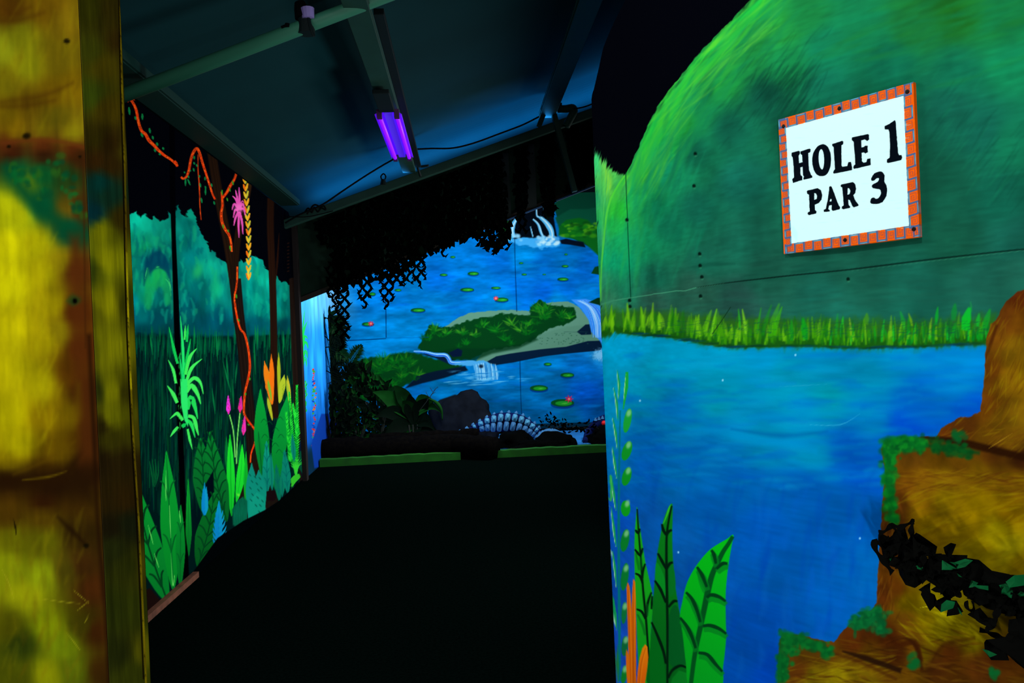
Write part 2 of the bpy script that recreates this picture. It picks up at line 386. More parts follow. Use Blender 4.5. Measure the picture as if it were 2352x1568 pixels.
    mm = S.layer(lambda: S.poly(meadow, (255, 255, 255), 10, rough=3))
    S.C = S.C*(1-mm[..., None])+np.array((0, 24, 24))/255*mm[..., None]
    for k in range(1500):
        x = r.uniform(285, 692); y = r.uniform(765, 1130); h = r.uniform(30, 90)
        if y+h > 1418-.86*(x-340): continue
        q = min(1, max(0, (x-430)/80)); bright = (0, r.randint(55, 85), r.randint(30, 52)) if r.random() < .55 else (0, r.randint(28, 50), r.randint(28, 42))
        if r.random() < .09: bright = (2, r.randint(95, 120), r.randint(50, 62))
        dx = r.uniform(-3, 4)
        S.stroke([(x, y+h), (x+dx*.3, y+h/2), (x+dx, y)], r.uniform(1.6, 4), bright, (.5, 1, .1), soft=1.8, alpha=.5, n=2)
    for k in range(260):
        x = r.uniform(290, 668); y = r.uniform(745, 782)
        S.stroke([(x, y+r.uniform(25, 55)), (x+r.uniform(-2, 3), y)], r.uniform(1.5, 3.2), (0, r.randint(65, 115), r.randint(45, 60)), (.7, 1, .1), soft=1.6, alpha=.6)
    for p in ([(497, 760), (500, 830)], [(503, 762), (501, 815)], [(446, 750), (448, 790)], [(586, 745), (588, 790)], [(592, 745), (590, 800)], [(512, 830), (530, 900)], [(344, 765), (351, 815)], [(520, 815), (524, 870)], [(545, 830), (540, 880)], [(534, 870), (537, 940)], [(584, 780), (586, 860)], [(487, 890), (494, 950)], [(650, 760), (652, 800)]):
        S.stroke(p, 4, (8, 130, 62), (.1, 1, .2), soft=1.5, alpha=.75)
    for dx in (0, 7, 13, 20): S.stroke([(343+dx, 1052+abs(dx-10)*.6), (349+dx*.7, 1090), (351+dx*.25, 1118)], 3, (6, 100, 45), (.3, 1, .2), alpha=.85)
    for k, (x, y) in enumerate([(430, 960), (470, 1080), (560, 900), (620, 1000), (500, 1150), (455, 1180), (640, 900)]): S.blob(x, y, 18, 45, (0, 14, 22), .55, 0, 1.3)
    # trunks
    def trunk(pts, w, c, c2):
        S.stroke(pts, w, c, (1, 1, 1), soft=1.5)
        for q in (-.3, .05, .28): S.stroke([(x+w*q, y) for x, y in pts], w*.10, c2, (.4, 1, .5), soft=2, alpha=.6)
    trunk([(484, 335), (494, 400), (506, 470), (520, 540), (532, 610), (541, 680), (547, 740)], 21, (26, 15, 8), (46, 25, 11))
    trunk([(570, 400), (562, 470), (550, 520), (541, 590), (540, 640)], 16, (25, 14, 8), (40, 22, 10))
    S.poly([(566, 395), (580, 412), (576, 440), (570, 470), (562, 470), (564, 430)], (46, 28, 12), 2)
    trunk([(541, 640), (548, 720), (558, 800), (566, 880), (574, 960), (580, 1040), (583, 1080)], 25, (22, 14, 10), (38, 25, 18))
    trunk([(622, 455), (621, 520), (624, 600), (627, 680), (629, 780), (630, 880), (632, 960)], 16, (28, 14, 8), (44, 21, 10))
    S.stroke([(641, 535), (637, 600), (632, 660)], 5, (36, 16, 8), alpha=.9)
    S.poly([(664, 640), (686, 640), (690, 820), (698, 950), (706, 1110), (690, 1110), (676, 960), (669, 800)], (26, 17, 13), 1.5)
    S.poly([(545, 1060), (600, 1060), (622, 1120), (640, 1150), (640, 1185), (545, 1250)], (30, 14, 8), 4, alpha=.8)
    for y in range(560, 625, 8): S.stroke([(659, y), (665, y-3)], 3.5, (44, 22, 14), alpha=.7)
    # dark gap where two boards meet
    S.poly([(388, 240), (401, 240), (403, 450), (404, 550), (411, 700), (421, 1000), (428, 1200), (435, 1335), (422, 1335), (415, 1200), (408, 1000), (398, 700), (394, 550), (390, 450)], (1, 1, 3), 1.2)
    # orange vines
    def vine(pts, w=7):
        S.stroke(pts, w, (215, 62, 12), (.7, 1, .6), soft=1.2, n=8)
        P = cr(pts, 10)
        for i in range(0, len(P)-2, 2):
            x, y = P[i]; x2, y2 = P[i+2]; o = r.uniform(-.32, .32)*w
            S.stroke([(x+o, y), (x2+o*.3, y2)], w*.33, r.choice([(255, 110, 30), (235, 40, 10), (150, 40, 14), (255, 85, 20), (110, 28, 12)]), (.5, 1, .5), soft=.9, alpha=.9)
    def buds(pts, c=(12, 120, 60), s=1.0):
        for x, y, dx, dy in pts: S.stroke([(x-dx, y-dy), (x, y), (x+dx, y+dy)], 5.2*s, c, (.5, 1, .4), soft=1, n=2)
    vine([(292, 233), (300, 229), (312, 250), (318, 280), (325, 300), (334, 308), (342, 322), (354, 334), (364, 345), (378, 357), (392, 366), (402, 375), (407, 382)], 7.5)
    vine([(306, 228), (315, 225)], 7); vine([(401, 369), (408, 382)], 7)
    buds([(297, 255, 1, 9), (311, 271, 1, 4), (327, 268, 0, 7), (326, 310, 2, 5), (344, 300, 1, 6), (351, 316, 1, 4), (361, 331, 1, 4), (375, 341, 1, 3), (356, 345, 1, 4), (367, 354, 2, 2)])
    vine([(416, 406), (420, 410), (428, 406), (434, 390), (438, 368), (444, 350), (452, 341), (458, 350), (464, 370), (472, 395), (480, 420), (488, 445), (494, 458)], 6.5)
    vine([(455, 355), (455, 390), (458, 430), (459, 470), (462, 505)], 2.6)
    buds([(446, 362, 0, 4), (446, 375, 1, 3), (452, 380, 1, 3), (445, 390, 1, 4), (437, 392, 0, 2), (433, 406, 1, 3), (426, 418, 0, 9), (434, 418, 3, 7), (458, 405, 0, 3), (460, 425, 1, 5), (471, 410, 0, 4), (472, 440, 0, 8), (472, 430, 1, 3), (463, 460, 1, 6), (486, 425, 1, 4), (424, 396, 1, 2), (492, 466, 1, 4)], s=.8)
    vine([(544, 394), (538, 412), (530, 425), (522, 440), (515, 450), (511, 455)], 6.5)
    vine([(509, 440), (511, 470), (508, 490), (510, 510), (518, 528), (526, 540), (531, 560), (532, 578)], 6.5)
    vine([(545, 612), (544, 650), (539, 680), (540, 700), (545, 730), (552, 755), (562, 768), (570, 800), (574, 840), (570, 870), (563, 900), (560, 940), (563, 955), (573, 970), (584, 985), (588, 1000), (584, 1020), (577, 1040), (575, 1062)], 5.2)
    buds([(535, 420, 1, 5), (528, 436, 1, 4), (522, 458, 1, 4), (510, 442, 0, 6), (513, 520, 1, 5), (524, 530, 1, 3), (529, 570, 1, 6), (543, 680, 1, 5), (548, 735, 2, 3), (574, 870, 0, 3), (571, 975, 2, 2), (564, 905, 0, 3)], (50, 140, 30), s=.7)
    # hanging garland of yellow leaves
    S.stroke([(566, 405), (570, 520), (571, 580)], 1.6, (10, 110, 60), (1, 1, 1))
    for i, y in enumerate(range(412, 646, 17)):
        x = 562+min(8, i*1.1); c = [(230, 150, 20), (235, 110, 15), (225, 185, 40)][i % 3]
        S.stroke([(x+1, y+10), (x-4, y-6)], 5.5, c, (.4, 1, .5)); S.stroke([(x+1, y+10), (x+6, y-8)], 5.5, (235, 170, 35) if i % 2 else (200, 190, 50), (.4, 1, .5))
    S.stroke([(569, 618), (571, 640)], 4.5, (235, 200, 50), (.5, 1, .1))
    # pink bromeliad
    pk = (225, 80, 170)
    for pts in ([(549, 480), (550, 455), (549, 430)], [(548, 480), (545, 455), (541, 436)], [(548, 482), (543, 460), (534, 450)], [(548, 480), (538, 468), (533, 482)], [(547, 484), (540, 482), (536, 500)], [(548, 486), (541, 500), (537, 518)],
                [(549, 486), (548, 515), (549, 546)], [(550, 486), (556, 510), (558, 538)], [(551, 480), (560, 480), (563, 495)], [(550, 478), (558, 468), (562, 485)], [(550, 472), (558, 462), (556, 470)]):
        S.stroke(pts, 5.5, pk, (1, .9, .3), soft=1)
    S.blob(549, 478, 9, 9, (245, 110, 190), .9, 0, 1.5)
    # tall spiky plant over the strip
    g1, g2 = (60, 225, 85), (15, 190, 75)
    sp = [([(408, 835), (399, 800), (388, 750)], 7, g2), ([(404, 880), (398, 850), (386, 826)], 7, g1), ([(407, 925), (398, 905), (384, 885)], 9, g1), ([(422, 870), (420, 800), (414, 725)], 7, (30, 215, 100)), ([(424, 780), (426, 745)], 5, g1), ([(429, 785), (432, 745)], 6, g2),
          ([(424, 860), (430, 820), (438, 778)], 7, g2), ([(426, 860), (436, 820), (452, 800)], 8, g1), ([(427, 880), (440, 845), (464, 824)], 8, g1), ([(428, 885), (445, 868), (460, 878), (467, 905)], 9, g1), ([(428, 900), (440, 885), (454, 905), (461, 928)], 11, g1),
          ([(430, 940), (438, 912), (448, 935), (454, 962)], 12, (30, 205, 80)), ([(432, 955), (445, 960), (452, 985), (456, 1000)], 9, g1), ([(430, 965), (440, 975), (448, 1005)], 9, (30, 210, 80)), ([(431, 985), (436, 1010), (442, 1032)], 6, g1), ([(425, 960), (420, 880), (412, 812)], 8, (20, 200, 95)),
          ([(420, 965), (410, 952), (404, 950), (390, 962)], 9, g1), ([(409, 980), (400, 990), (391, 1003)], 7, g1), ([(418, 980), (428, 972)], 9, g2)]
    for p, w_, c in sp: S.stroke(p, w_, c, (.8, 1, .12), soft=1)
    S.poly([(414, 870), (430, 870), (432, 980), (424, 965), (416, 930)], (40, 220, 100), 1.5)
    # leaves along the foot of the wall
    G, GD, GV = (6, 150, 42), (4, 110, 34), (2, 62, 26)
    leaf(S, (505, 1135), (560, 1150), 4, (0, 20, 20))
    # far leaf group
    leaf(S, (612, 1120), (598, 892), 34, (6, 150, 50), None, (5, 115, 40), -4, .55)
    leaf(S, (632, 1120), (662, 905), 34, (6, 150, 52), None, (5, 120, 40), -4, .55)
    for (x, y) in [(606, 965), (608, 1000), (612, 1035), (643, 960), (645, 1000), (641, 1035), (618, 970), (620, 1010), (633, 985), (632, 1020)]:
        S.stroke([(x-7, y+6), (x, y-3), (x+8, y+5)], 1.8, (2, 80, 32), (.5, 1, .5), soft=1, alpha=.85)
    leaf(S, (602, 1090), (593, 988), 13, (5, 120, 42), (2, 70, 30)); 
    S.stroke([(617, 905), (622, 870), (616, 850)], 4, (150, 190, 40))
    # orange and yellow heliconia
    for b_, t_, w_, c in [((624, 928), (607, 828), 14, (225, 120, 18)), ((626, 928), (623, 812), 11, (232, 110, 15)), ((622, 905), (610, 880), 10, (215, 110, 18)), ((626, 965), (614, 910), 8, (170, 180, 35)), ((624, 920), (615, 870), 6, (120, 170, 40)),
                          ((641, 922), (640, 808), 8, (160, 175, 30)), ((642, 925), (653, 860), 14, (170, 190, 40)), ((668, 945), (660, 862), 8, (190, 180, 40)), ((670, 945), (657, 870), 6, (150, 180, 40))]:
        leaf(S, b_, t_, w_, c, None, mid=.65)
    for k in range(20): S.stroke([(650+r.uniform(-3, 4), 880+k*2), (650+r.uniform(-3, 3), 884+k*2)], 1, (90, 130, 25), alpha=.6)
    # feathery ferns
    for (bx, by, tx, ty, w_) in [(668, 1060, 657, 948, 12), (676, 1075, 664, 900, 13), (682, 1075, 682, 884, 15), (684, 1000, 672, 930, 10), (702, 960, 703, 878, 9)]:
        N_ = 34
        S.stroke([(bx, by), (tx, ty)], w_*.55, (6, 130, 35), (.6, 1, .3), soft=2)
        for k in range(N_):
            t = k/N_; x = bx+(tx-bx)*t; y = by+(ty-by)*t; h = w_*.62*(1-t*.75)
            for sg in (-1, 1): S.stroke([(x, y), (x+sg*h, y-7)], 2.2, r.choice([(20, 190, 45), (40, 215, 55), (10, 150, 40)]), (1, 1, .2), soft=.9)
    leaf(S, (690, 1060), (706, 955), 22, (14, 40, 72), None, (5, 22, 40), 3, .4); S.poly([(690, 1020), (708, 985), (716, 1060), (722, 1085), (705, 1098), (690, 1080)], (3, 20, 36), 3)
    leaf(S, (700, 1090), (690, 1035), 22, (4, 70, 45), None)
    # teal dotted leaves
    T1, T2 = (12, 150, 118), (4, 95, 88)
    leaf(S, (614, 1130), (612, 1012), 22, T1, T2, (8, 120, 100), 0, .35, veins=4, vcol=T2, ribw=1.4)
    leaf(S, (625, 1125), (622, 1040), 12, (10, 130, 100), T2); leaf(S, (642, 1150), (634, 1065), 16, (6, 110, 80), T2, veins=3, vcol=T2, ribw=1.2)
    leaf(S, (648, 1140), (650, 1065), 13, (8, 120, 90), T2); leaf(S, (661, 1132), (653, 1032), 20, (8, 125, 100), T2, veins=4, vcol=T2, ribw=1.2); leaf(S, (676, 1060), (671, 995), 11, (8, 125, 100), T2)
    S.poly([(612, 1128), (632, 1125), (636, 1140), (630, 1150), (615, 1150)], (22, 9, 12), 2)
    for k in range(9): S.stroke([(680, 1098), (676+k*1.5-2, 1070), (668+k*4, 1046+abs(k-4)*4)], 2.4, (50, 205, 50), (1, .8, .2))
    S.poly([(668, 1098), (676, 1090), (688, 1088), (690, 1096), (680, 1106), (670, 1120)], (50, 190, 40), 1.5, rough=2)
    # bright lily with pink flower spikes
    L1 = (30, 225, 45)
    leaf(S, (521, 1080), (520, 1000), 9, (5, 110, 42)); leaf(S, (548, 1065), (552, 1010), 8, (5, 95, 42))
    S.stroke([(527, 952), (536, 990), (540, 1050)], 2.6, (110, 215, 90), (1, 1, 1)); S.stroke([(551, 948), (545, 1010), (543, 1065)], 2.6, (110, 215, 90), (1, 1, 1)); S.stroke([(561, 1002), (563, 1040)], 1.6, (10, 110, 50))
    for (x, y0, y1, c1, c2) in [(525, 907, 951, (190, 20, 110), (225, 50, 210)), (551, 909, 947, (200, 15, 60), (215, 40, 150)), (559, 955, 999, (160, 20, 130), (225, 50, 170))]:
        leaf(S, (x, y1), (x+(-1 if x < 540 else 3), y0), 10, c2, None, c2, 0, .3)
        for k in range(12): S.stroke([(x+r.uniform(-3, 3), y0+8+k*3), (x+r.uniform(-3, 3), y0+5+k*3)], 2.6, r.choice([c1, (235, 30, 80), (150, 20, 120)]), alpha=.8)
    leaf(S, (532, 1183), (528, 996), 19, L1, (10, 165, 35), (15, 185, 40), 0, .5, ribw=2.5)
    leaf(S, (543, 1152), (556, 1020), 19, L1, (14, 180, 38), (20, 200, 42), 4, .45, ribw=1.5)
    leaf(S, (564, 1157), (565, 1036), 10, (18, 190, 42), (10, 150, 36), (8, 150, 38), 0, .5)
    for q in range(5): S.stroke([(547+q, 1140), (543+q*1.5, 1132)], 2, (120, 240, 60), alpha=.6)
    # big mid leaves
    leaf(S, (470, 1180), (460, 1005), 48, (6, 112, 40), GV, (5, 90, 34), 2, .5, veins=7, vcol=GV, ribw=2.6)
    leaf(S, (520, 1195), (482, 990), 50, (6, 118, 40), GV, (5, 92, 34), -6, .45, veins=8, vcol=GV, ribw=2.8)
    S.poly([(470, 1115), (490, 1080), (492, 1130), (476, 1155)], (0, 10, 18), 3)
    leaf(S, (455, 1300), (492, 1130), 54, (6, 108, 36), GV, (4, 82, 26), 6, .45, veins=6, vcol=GV, ribw=2.8)
    leaf(S, (434, 1275), (432, 1098), 14, (12, 165, 45), (6, 110, 36), (5, 100, 32), 0, .35)
    for cx_, cy_, s_, h_ in [(470, 1110, 12, 65), (503, 1153, 26, 100)]:
        c = (8, 150, 190)
        leaf(S, (cx_-2, cy_+h_), (cx_, cy_-4), s_*.7, c, (6, 120, 170), (10, 120, 190), ribw=1)
        for k in range(6):
            y = cy_+h_*(.3+.12*k); wv = s_*(.35+.1*min(k, 3))
            S.stroke([(cx_, y+14), (cx_+wv*.7, y), (cx_+wv, y-12)], 4.5, (12, 145, 190), (1, 1, .1)); S.stroke([(cx_, y+14), (cx_-wv*.6, y+2), (cx_-wv*.85, y-8)], 4.5, (8, 130, 195), (1, 1, .1))
    # spotted turquoise leaves
    for (b_, t_, w_) in [((577, 1205), (578, 1062), 26), ((600, 1188), (594, 1078), 30)]:
        leaf(S, b_, t_, w_, (10, 128, 108), None, (12, 150, 122), 0, .6)
    S.poly([(572, 1213), (573, 1150), (590, 1130), (606, 1140), (611, 1172), (608, 1182)], (14, 150, 122), 2)
    for (x, y) in [(574, 1090), (579, 1105), (575, 1120), (580, 1135), (577, 1148), (590, 1110), (597, 1098), (594, 1125), (600, 1120), (586, 1095), (598, 1160), (603, 1150), (580, 1190), (596, 1175), (588, 1160), (592, 1142)]:
        S.stroke([(x-3, y-3), (x+3, y+4)], 2.4, (2, 62, 50), (.3, 1, .3), soft=1, alpha=.85)
    S.poly([(533, 1170), (545, 1150), (558, 1140), (568, 1150), (568, 1195), (550, 1215), (535, 1205)], (5, 88, 62), 3)
    for k in range(8): S.stroke([(538+k*4, 1205), (540+k*3.5, 1160-k % 3*8)], 2.5, (5, 115, 80), alpha=.7)
    # near leaves
    leaf(S, (385, 1382), (312, 1105), 62, (8, 148, 45), GV, (4, 120, 40), -10, .45, veins=5, vcol=GV, ribw=4)
    leaf(S, (398, 1352), (382, 1035), 44, (8, 150, 45), (4, 100, 36), (5, 135, 38), 0, .5, veins=2, vcol=(4, 95, 34), ribw=3)
    leaf(S, (414, 1345), (415, 1158), 22, (6, 140, 42), (4, 100, 34), (4, 112, 36), 0, .5, veins=2, vcol=(4, 95, 34), ribw=2)
    for p in ([(381, 1080), (381, 1150)], [(389, 1160), (392, 1235)], [(393, 1270), (397, 1345), (401, 1320)], [(340, 1205), (352, 1250)], [(354, 1270), (365, 1303)], [(412, 1172), (415, 1200)]):
        S.stroke(p, 2.2, (110, 235, 100), (.2, 1, .4), soft=1, alpha=.9)
    for k in range(40):
        x = r.uniform(407, 417); y = r.uniform(806, 985)
        S.stroke([(x, y), (x+r.uniform(-1, 1), y+r.uniform(5, 14))], r.uniform(1, 3), r.choice([(20, 150, 60), (10, 90, 40), (40, 190, 70)]), soft=1, alpha=.7)
    # foot of the wall
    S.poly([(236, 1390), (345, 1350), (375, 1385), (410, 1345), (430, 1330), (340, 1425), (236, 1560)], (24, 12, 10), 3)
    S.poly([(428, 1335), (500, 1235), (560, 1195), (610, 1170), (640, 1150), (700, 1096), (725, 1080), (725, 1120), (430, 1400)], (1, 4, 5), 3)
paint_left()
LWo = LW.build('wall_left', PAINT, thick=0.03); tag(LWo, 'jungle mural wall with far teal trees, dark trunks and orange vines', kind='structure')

# ================================================================== ALCOVE SIDE WALL
AW = board_X(XL, 8.36, 11.2, 0.0, 2.6, 130, 480)
def paint_alcove():
    S = AW; r = random.Random(9)
    S.field([(695, 700, (60, 165, 245)), (730, 690, (90, 185, 245)), (765, 670, (120, 200, 245)), (700, 800, (35, 150, 245)), (760, 780, (30, 140, 225)), (700, 900, (30, 140, 240)), (705, 1000, (15, 90, 200)), (770, 950, (20, 110, 210)), (725, 1050, (10, 40, 60))], sig=60)  # paler towards the top: the alcove lamp's glow is in the blue
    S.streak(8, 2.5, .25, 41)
    for p, w_ in [([(694, 790), (697, 740), (700, 712)], 3), ([(694, 790), (699, 755), (706, 738)], 4), ([(693, 840), (698, 775), (707, 778)], 6), ([(693, 800), (702, 785), (708, 800)], 6), ([(693, 830), (702, 805), (706, 822)], 6), ([(693, 860), (700, 820), (705, 842)], 5)]:
        S.stroke(p, w_, (25, 190, 70), (.6, 1, .2))
    for k in range(24): S.stroke([(701+r.uniform(-3, 4), 880+k*3), (702+r.uniform(-4, 5), 872+k*3)], 3, r.choice([(20, 170, 50), (60, 200, 60)]))
    for k in range(40):
        S.stroke([(721+r.uniform(-5, 5), 850+k*4.6), (721+r.uniform(-6, 6), 846+k*4.6)], r.uniform(3, 6), r.choice([(200, 40, 20), (210, 110, 20), (60, 150, 40), (20, 60, 160)]))
    S.poly([(715, 1020), (738, 950), (780, 950), (780, 1060), (722, 1075)], (14, 60, 160), 4)
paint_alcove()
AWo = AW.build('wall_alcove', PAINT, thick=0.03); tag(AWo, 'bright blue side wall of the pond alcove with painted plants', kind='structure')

# ================================================================== BACK MURAL WALL
YB = 11.2
BW = board_Y(YB, -1.735, 3.2, 0.08, 3.45, 560, 430)
def paint_back():
    S = BW; r = random.Random(5)
    S.field([(790, 700, (35, 135, 215)), (840, 690, (0, 115, 215)), (900, 660, (0, 105, 205)), (950, 640, (0, 110, 200)), (850, 760, (0, 125, 215)), (930, 760, (0, 115, 200)), (800, 800, (0, 120, 205)), (1000, 640, (0, 90, 195)), (1000, 700, (0, 110, 200)), (1050, 600, (0, 105, 205)),
             (1100, 640, (0, 105, 205)), (1150, 600, (0, 95, 205)), (1200, 590, (0, 120, 215)), (1250, 620, (0, 95, 200)), (1300, 600, (0, 105, 205)), (1350, 620, (0, 90, 200)), (1300, 660, (0, 90, 200)), (1200, 660, (0, 100, 215)), (1250, 670, (0, 85, 205)), (1350, 680, (0, 110, 210)),
             (1150, 700, (0, 115, 205)), (1080, 700, (0, 105, 205)), (1280, 690, (0, 115, 205)), (1000, 860, (0, 105, 180)), (950, 890, (0, 100, 190)), (1100, 900, (0, 100, 185)), (1180, 880, (0, 105, 190)), (1250, 850, (0, 110, 195)), (1350, 850, (0, 100, 200)), (1350, 900, (0, 80, 195)),
             (1250, 920, (0, 95, 170)), (1200, 950, (0, 85, 150)), (1300, 960, (0, 85, 140)), (1380, 960, (0, 75, 150)), (1120, 950, (0, 90, 165)), (1160, 830, (0, 110, 210)), (1380, 820, (20, 130, 220))], sig=40)
    S.C *= np.array((1, 1.06, .95)); S.streak(3.0, 9.0, .26, 51); S.streak(9, 30, .14, 57)
    for k in range(240):
        x = r.uniform(790, 1400); y = r.choice([r.uniform(600, 740), r.uniform(840, 960)])
        S.stroke([(x, y), (x+r.uniform(15, 60), y-r.uniform(-2, 4))], r.uniform(3, 8), r.choice([(0, 88, 205), (0, 130, 220), (0, 112, 208), (8, 140, 212), (0, 95, 190)]), (.2, 1, .2), soft=4, alpha=.3)
    # hills and rim at upper right
    S.poly([(1270, 470), (1350, 400), (1500, 400), (1500, 620), (1360, 570), (1300, 540), (1280, 500)], (5, 62, 45), 2)
    S.poly([(1275, 500), (1310, 480), (1350, 480), (1400, 470), (1500, 470), (1500, 560), (1290, 540)], (8, 78, 55), 4, smooth=False)
    S.poly([(1285, 520), (1300, 505), (1330, 500), (1350, 505), (1365, 520), (1500, 540), (1500, 640), (1372, 585), (1340, 555), (1300, 545), (1283, 540)], (10, 95, 25), 4, smooth=False)
    for k in range(60): S.blob(1290+r.uniform(0, 90), 512+r.uniform(0, 30)+max(0, 0), r.uniform(3, 9), r.uniform(2, 5), r.choice([(60, 150, 20), (20, 120, 25), (90, 170, 25), (10, 70, 20)]), .7)
    S.poly([(1285, 552), (1300, 548), (1340, 556), (1345, 568), (1310, 562), (1290, 560)], (4, 14, 30), 2)
    # dark rock and falls at the top of the pond
    S.poly([(1165, 505), (1180, 492), (1240, 470), (1268, 470), (1275, 520), (1280, 545), (1240, 552), (1180, 552)], (3, 10, 20), 3)
    S.poly([(1145, 510), (1172, 500), (1178, 545), (1160, 560), (1145, 560)], (10, 60, 25), 3, rough=2)
    wc = (90, 190, 245)
    S.poly([(1163, 548), (1230, 545), (1262, 548), (1284, 555), (1283, 566), (1245, 571), (1190, 562)], (60, 170, 240), 4, rough=3)
    for pts, w_ in [([(1188, 500), (1179, 515), (1176, 530), (1180, 546)], 12), ([(1232, 478), (1233, 495), (1240, 500), (1256, 515), (1266, 535), (1268, 552)], 5), ([(1240, 498), (1255, 512), (1266, 530), (1268, 552)], 13), ([(1224, 503), (1236, 515), (1243, 535), (1250, 548)], 6), ([(1218, 520), (1224, 544)], 2.5), ([(1250, 476), (1254, 490), (1257, 500)], 8)]:
        S.stroke(pts, w_, wc, (.5, 1, .8), soft=1.5); S.stroke([(x+1, y) for x, y in pts], w_*.3, (190, 235, 255), (.5, 1, .5))
    for k in range(60): S.blob(r.uniform(1232, 1282), r.uniform(543, 562), r.uniform(2, 6), r.uniform(2, 4), r.choice([(150, 220, 255), (60, 160, 230), (200, 240, 255)]), .7)
    for k in range(14): S.blob(r.uniform(1165, 1200), r.uniform(538, 552), 4, 3, (140, 215, 250), .6)
    # island
    S.poly([(1008, 758), (1030, 745), (1055, 728), (1080, 718), (1150, 712), (1180, 712), (1218, 714), (1235, 700), (1265, 694), (1305, 692), (1330, 705), (1350, 730), (1368, 760), (1380, 780), (1370, 788), (1330, 800), (1280, 806), (1240, 812), (1180, 822), (1120, 838), (1092, 830), (1110, 808), (1140, 790), (1010, 770)], (88, 140, 118), 1.8, rough=1)
    S.poly([(1150, 800), (1230, 770), (1300, 750), (1350, 745), (1375, 780), (1280, 800), (1200, 812)], (80, 130, 108), 5, alpha=.7)
    S.poly([(958, 800), (975, 770), (985, 745), (1030, 752), (1080, 735), (1150, 720), (1216, 722), (1222, 700), (1238, 688), (1262, 700), (1290, 702), (1318, 708), (1325, 730), (1300, 745), (1260, 755), (1225, 780), (1190, 795), (1120, 805), (1080, 826), (1040, 826), (990, 815)], (4, 58, 22), 3, rough=3)
    def tuft(x, y, R, cols, n=16, up=math.pi/2, sp=1.5, w=2.2):
        for k in range(n):
            a = up+r.uniform(-sp, sp); L = R*r.uniform(.5, 1)
            S.stroke([(x+r.uniform(-5, 5), y+r.uniform(-3, 3)), (x+math.cos(a)*L, y-math.sin(a)*L)], w*r.uniform(.6, 1.8), r.choice(cols), (.8, 1, .1), soft=2.6, alpha=r.uniform(.3, .75))
    gr = [(8, 105, 22), (12, 130, 25), (50, 145, 25), (4, 78, 22), (85, 165, 35)]
    for x, y, R in [(1000, 760, 22), (1025, 768, 20), (1060, 765, 20), (1090, 770, 18), (1140, 760, 30), (1175, 745, 24), (1200, 762, 34), (1235, 715, 28), (1255, 712, 30), (1245, 730, 34), (1290, 725, 22), (1305, 730, 20), (1110, 750, 20), (985, 780, 18), (1215, 745, 22), (1070, 790, 16), (1160, 780, 22)]:
        tuft(x, y, R, gr if y < 775 else gr[:2]+[gr[3]], 20); tuft(x+r.uniform(-18, 18), y+r.uniform(-4, 14), R*.8, [gr[0], gr[3], (3, 60, 20)], 16)
    S.poly([(990, 812), (1040, 800), (1120, 800), (1200, 790), (1225, 770), (1235, 780), (1190, 800), (1130, 812), (1090, 828), (1040, 826)], (3, 48, 22), 6, alpha=.8)
    # rock ledges
    S.poly([(1115, 832), (1140, 818), (1170, 812), (1240, 802), (1300, 796), (1350, 783), (1378, 782), (1384, 796), (1378, 805), (1300, 812), (1250, 818), (1180, 832), (1140, 838)], (6, 28, 52), 1.8)
    S.poly([(1325, 762), (1345, 745), (1358, 744), (1358, 768), (1335, 769)], (6, 26, 48), 2)
    S.poly([(1052, 800), (1062, 805), (1060, 818), (1040, 820), (1030, 810)], (6, 22, 50), 2)
    # right fall
    S.poly([(1312, 688), (1345, 686), (1372, 694), (1392, 712), (1392, 800), (1376, 780), (1358, 762), (1352, 735), (1335, 708)], (50, 140, 240), 2)
    for k in range(26):
        o = r.uniform(0, 1); S.stroke([(1318+o*30, 690), (1345+o*28, 705+o*4), (1358+o*30, 740), (1362+o*26, 775)], 2, r.choice([(140, 210, 255), (20, 90, 220), (90, 180, 250), (190, 230, 255)]), (.3, 1, .4), alpha=.75)
    S.blob(1380, 815, 16, 12, (140, 215, 255), .8, noise=1.0); S.poly([(1352, 694), (1372, 684), (1400, 680), (1400, 716), (1375, 700)], (4, 44, 20), 2)
    S.poly([(1358, 628), (1366, 613), (1400, 604), (1400, 635), (1372, 630)], (6, 60, 25), 2)
    # left bank, stream and lower fall
    S.poly([(815, 840), (830, 822), (880, 820), (900, 812), (945, 808), (965, 812), (1000, 825), (1062, 838), (1050, 850), (990, 860), (955, 872), (920, 890), (905, 905), (860, 920), (800, 925)], (4, 62, 22), 5, rough=3)
    S.poly([(960, 862), (1000, 852), (1068, 840), (1075, 850), (1020, 868), (970, 880), (930, 892)], (6, 24, 44), 3)
    for x, y, R in [(835, 850, 26), (865, 850, 26), (850, 875, 26), (890, 850, 26), (915, 845, 24), (945, 835, 20), (925, 865, 22), (880, 880, 24), (960, 860, 22), (845, 905, 20), (905, 885, 20), (820, 862, 24), (848, 838, 26), (880, 832, 28), (905, 832, 26), (930, 828, 24), (870, 840, 26)]: tuft(x, y, R, gr[:2]+gr[3:4]*2+[(60, 140, 28)], 22); tuft(x+r.uniform(-14, 14), y+r.uniform(0, 12), R, [gr[0], gr[3], (3, 60, 20)], 16)
    S.poly([(965, 812), (1010, 812), (1035, 822), (1055, 838), (1035, 838), (1000, 822)], (6, 26, 56), 3)
    st = [(950, 807), (975, 808), (1000, 814), (1022, 815), (1030, 822), (1036, 832), (1055, 833), (1085, 832)]
    S.stroke(st, 9, (60, 150, 235), (.3, 1, 1, 1)); S.stroke([(x, y-1) for x, y in st], 3, (160, 220, 250)); S.stroke([(x, y+2) for x, y in st], 2, (20, 50, 200))
    S.poly([(1040, 838), (1075, 828), (1112, 828), (1130, 838), (1142, 852), (1146, 870), (1110, 876), (1095, 870), (1088, 840)], (70, 165, 225), 2.5, rough=2)
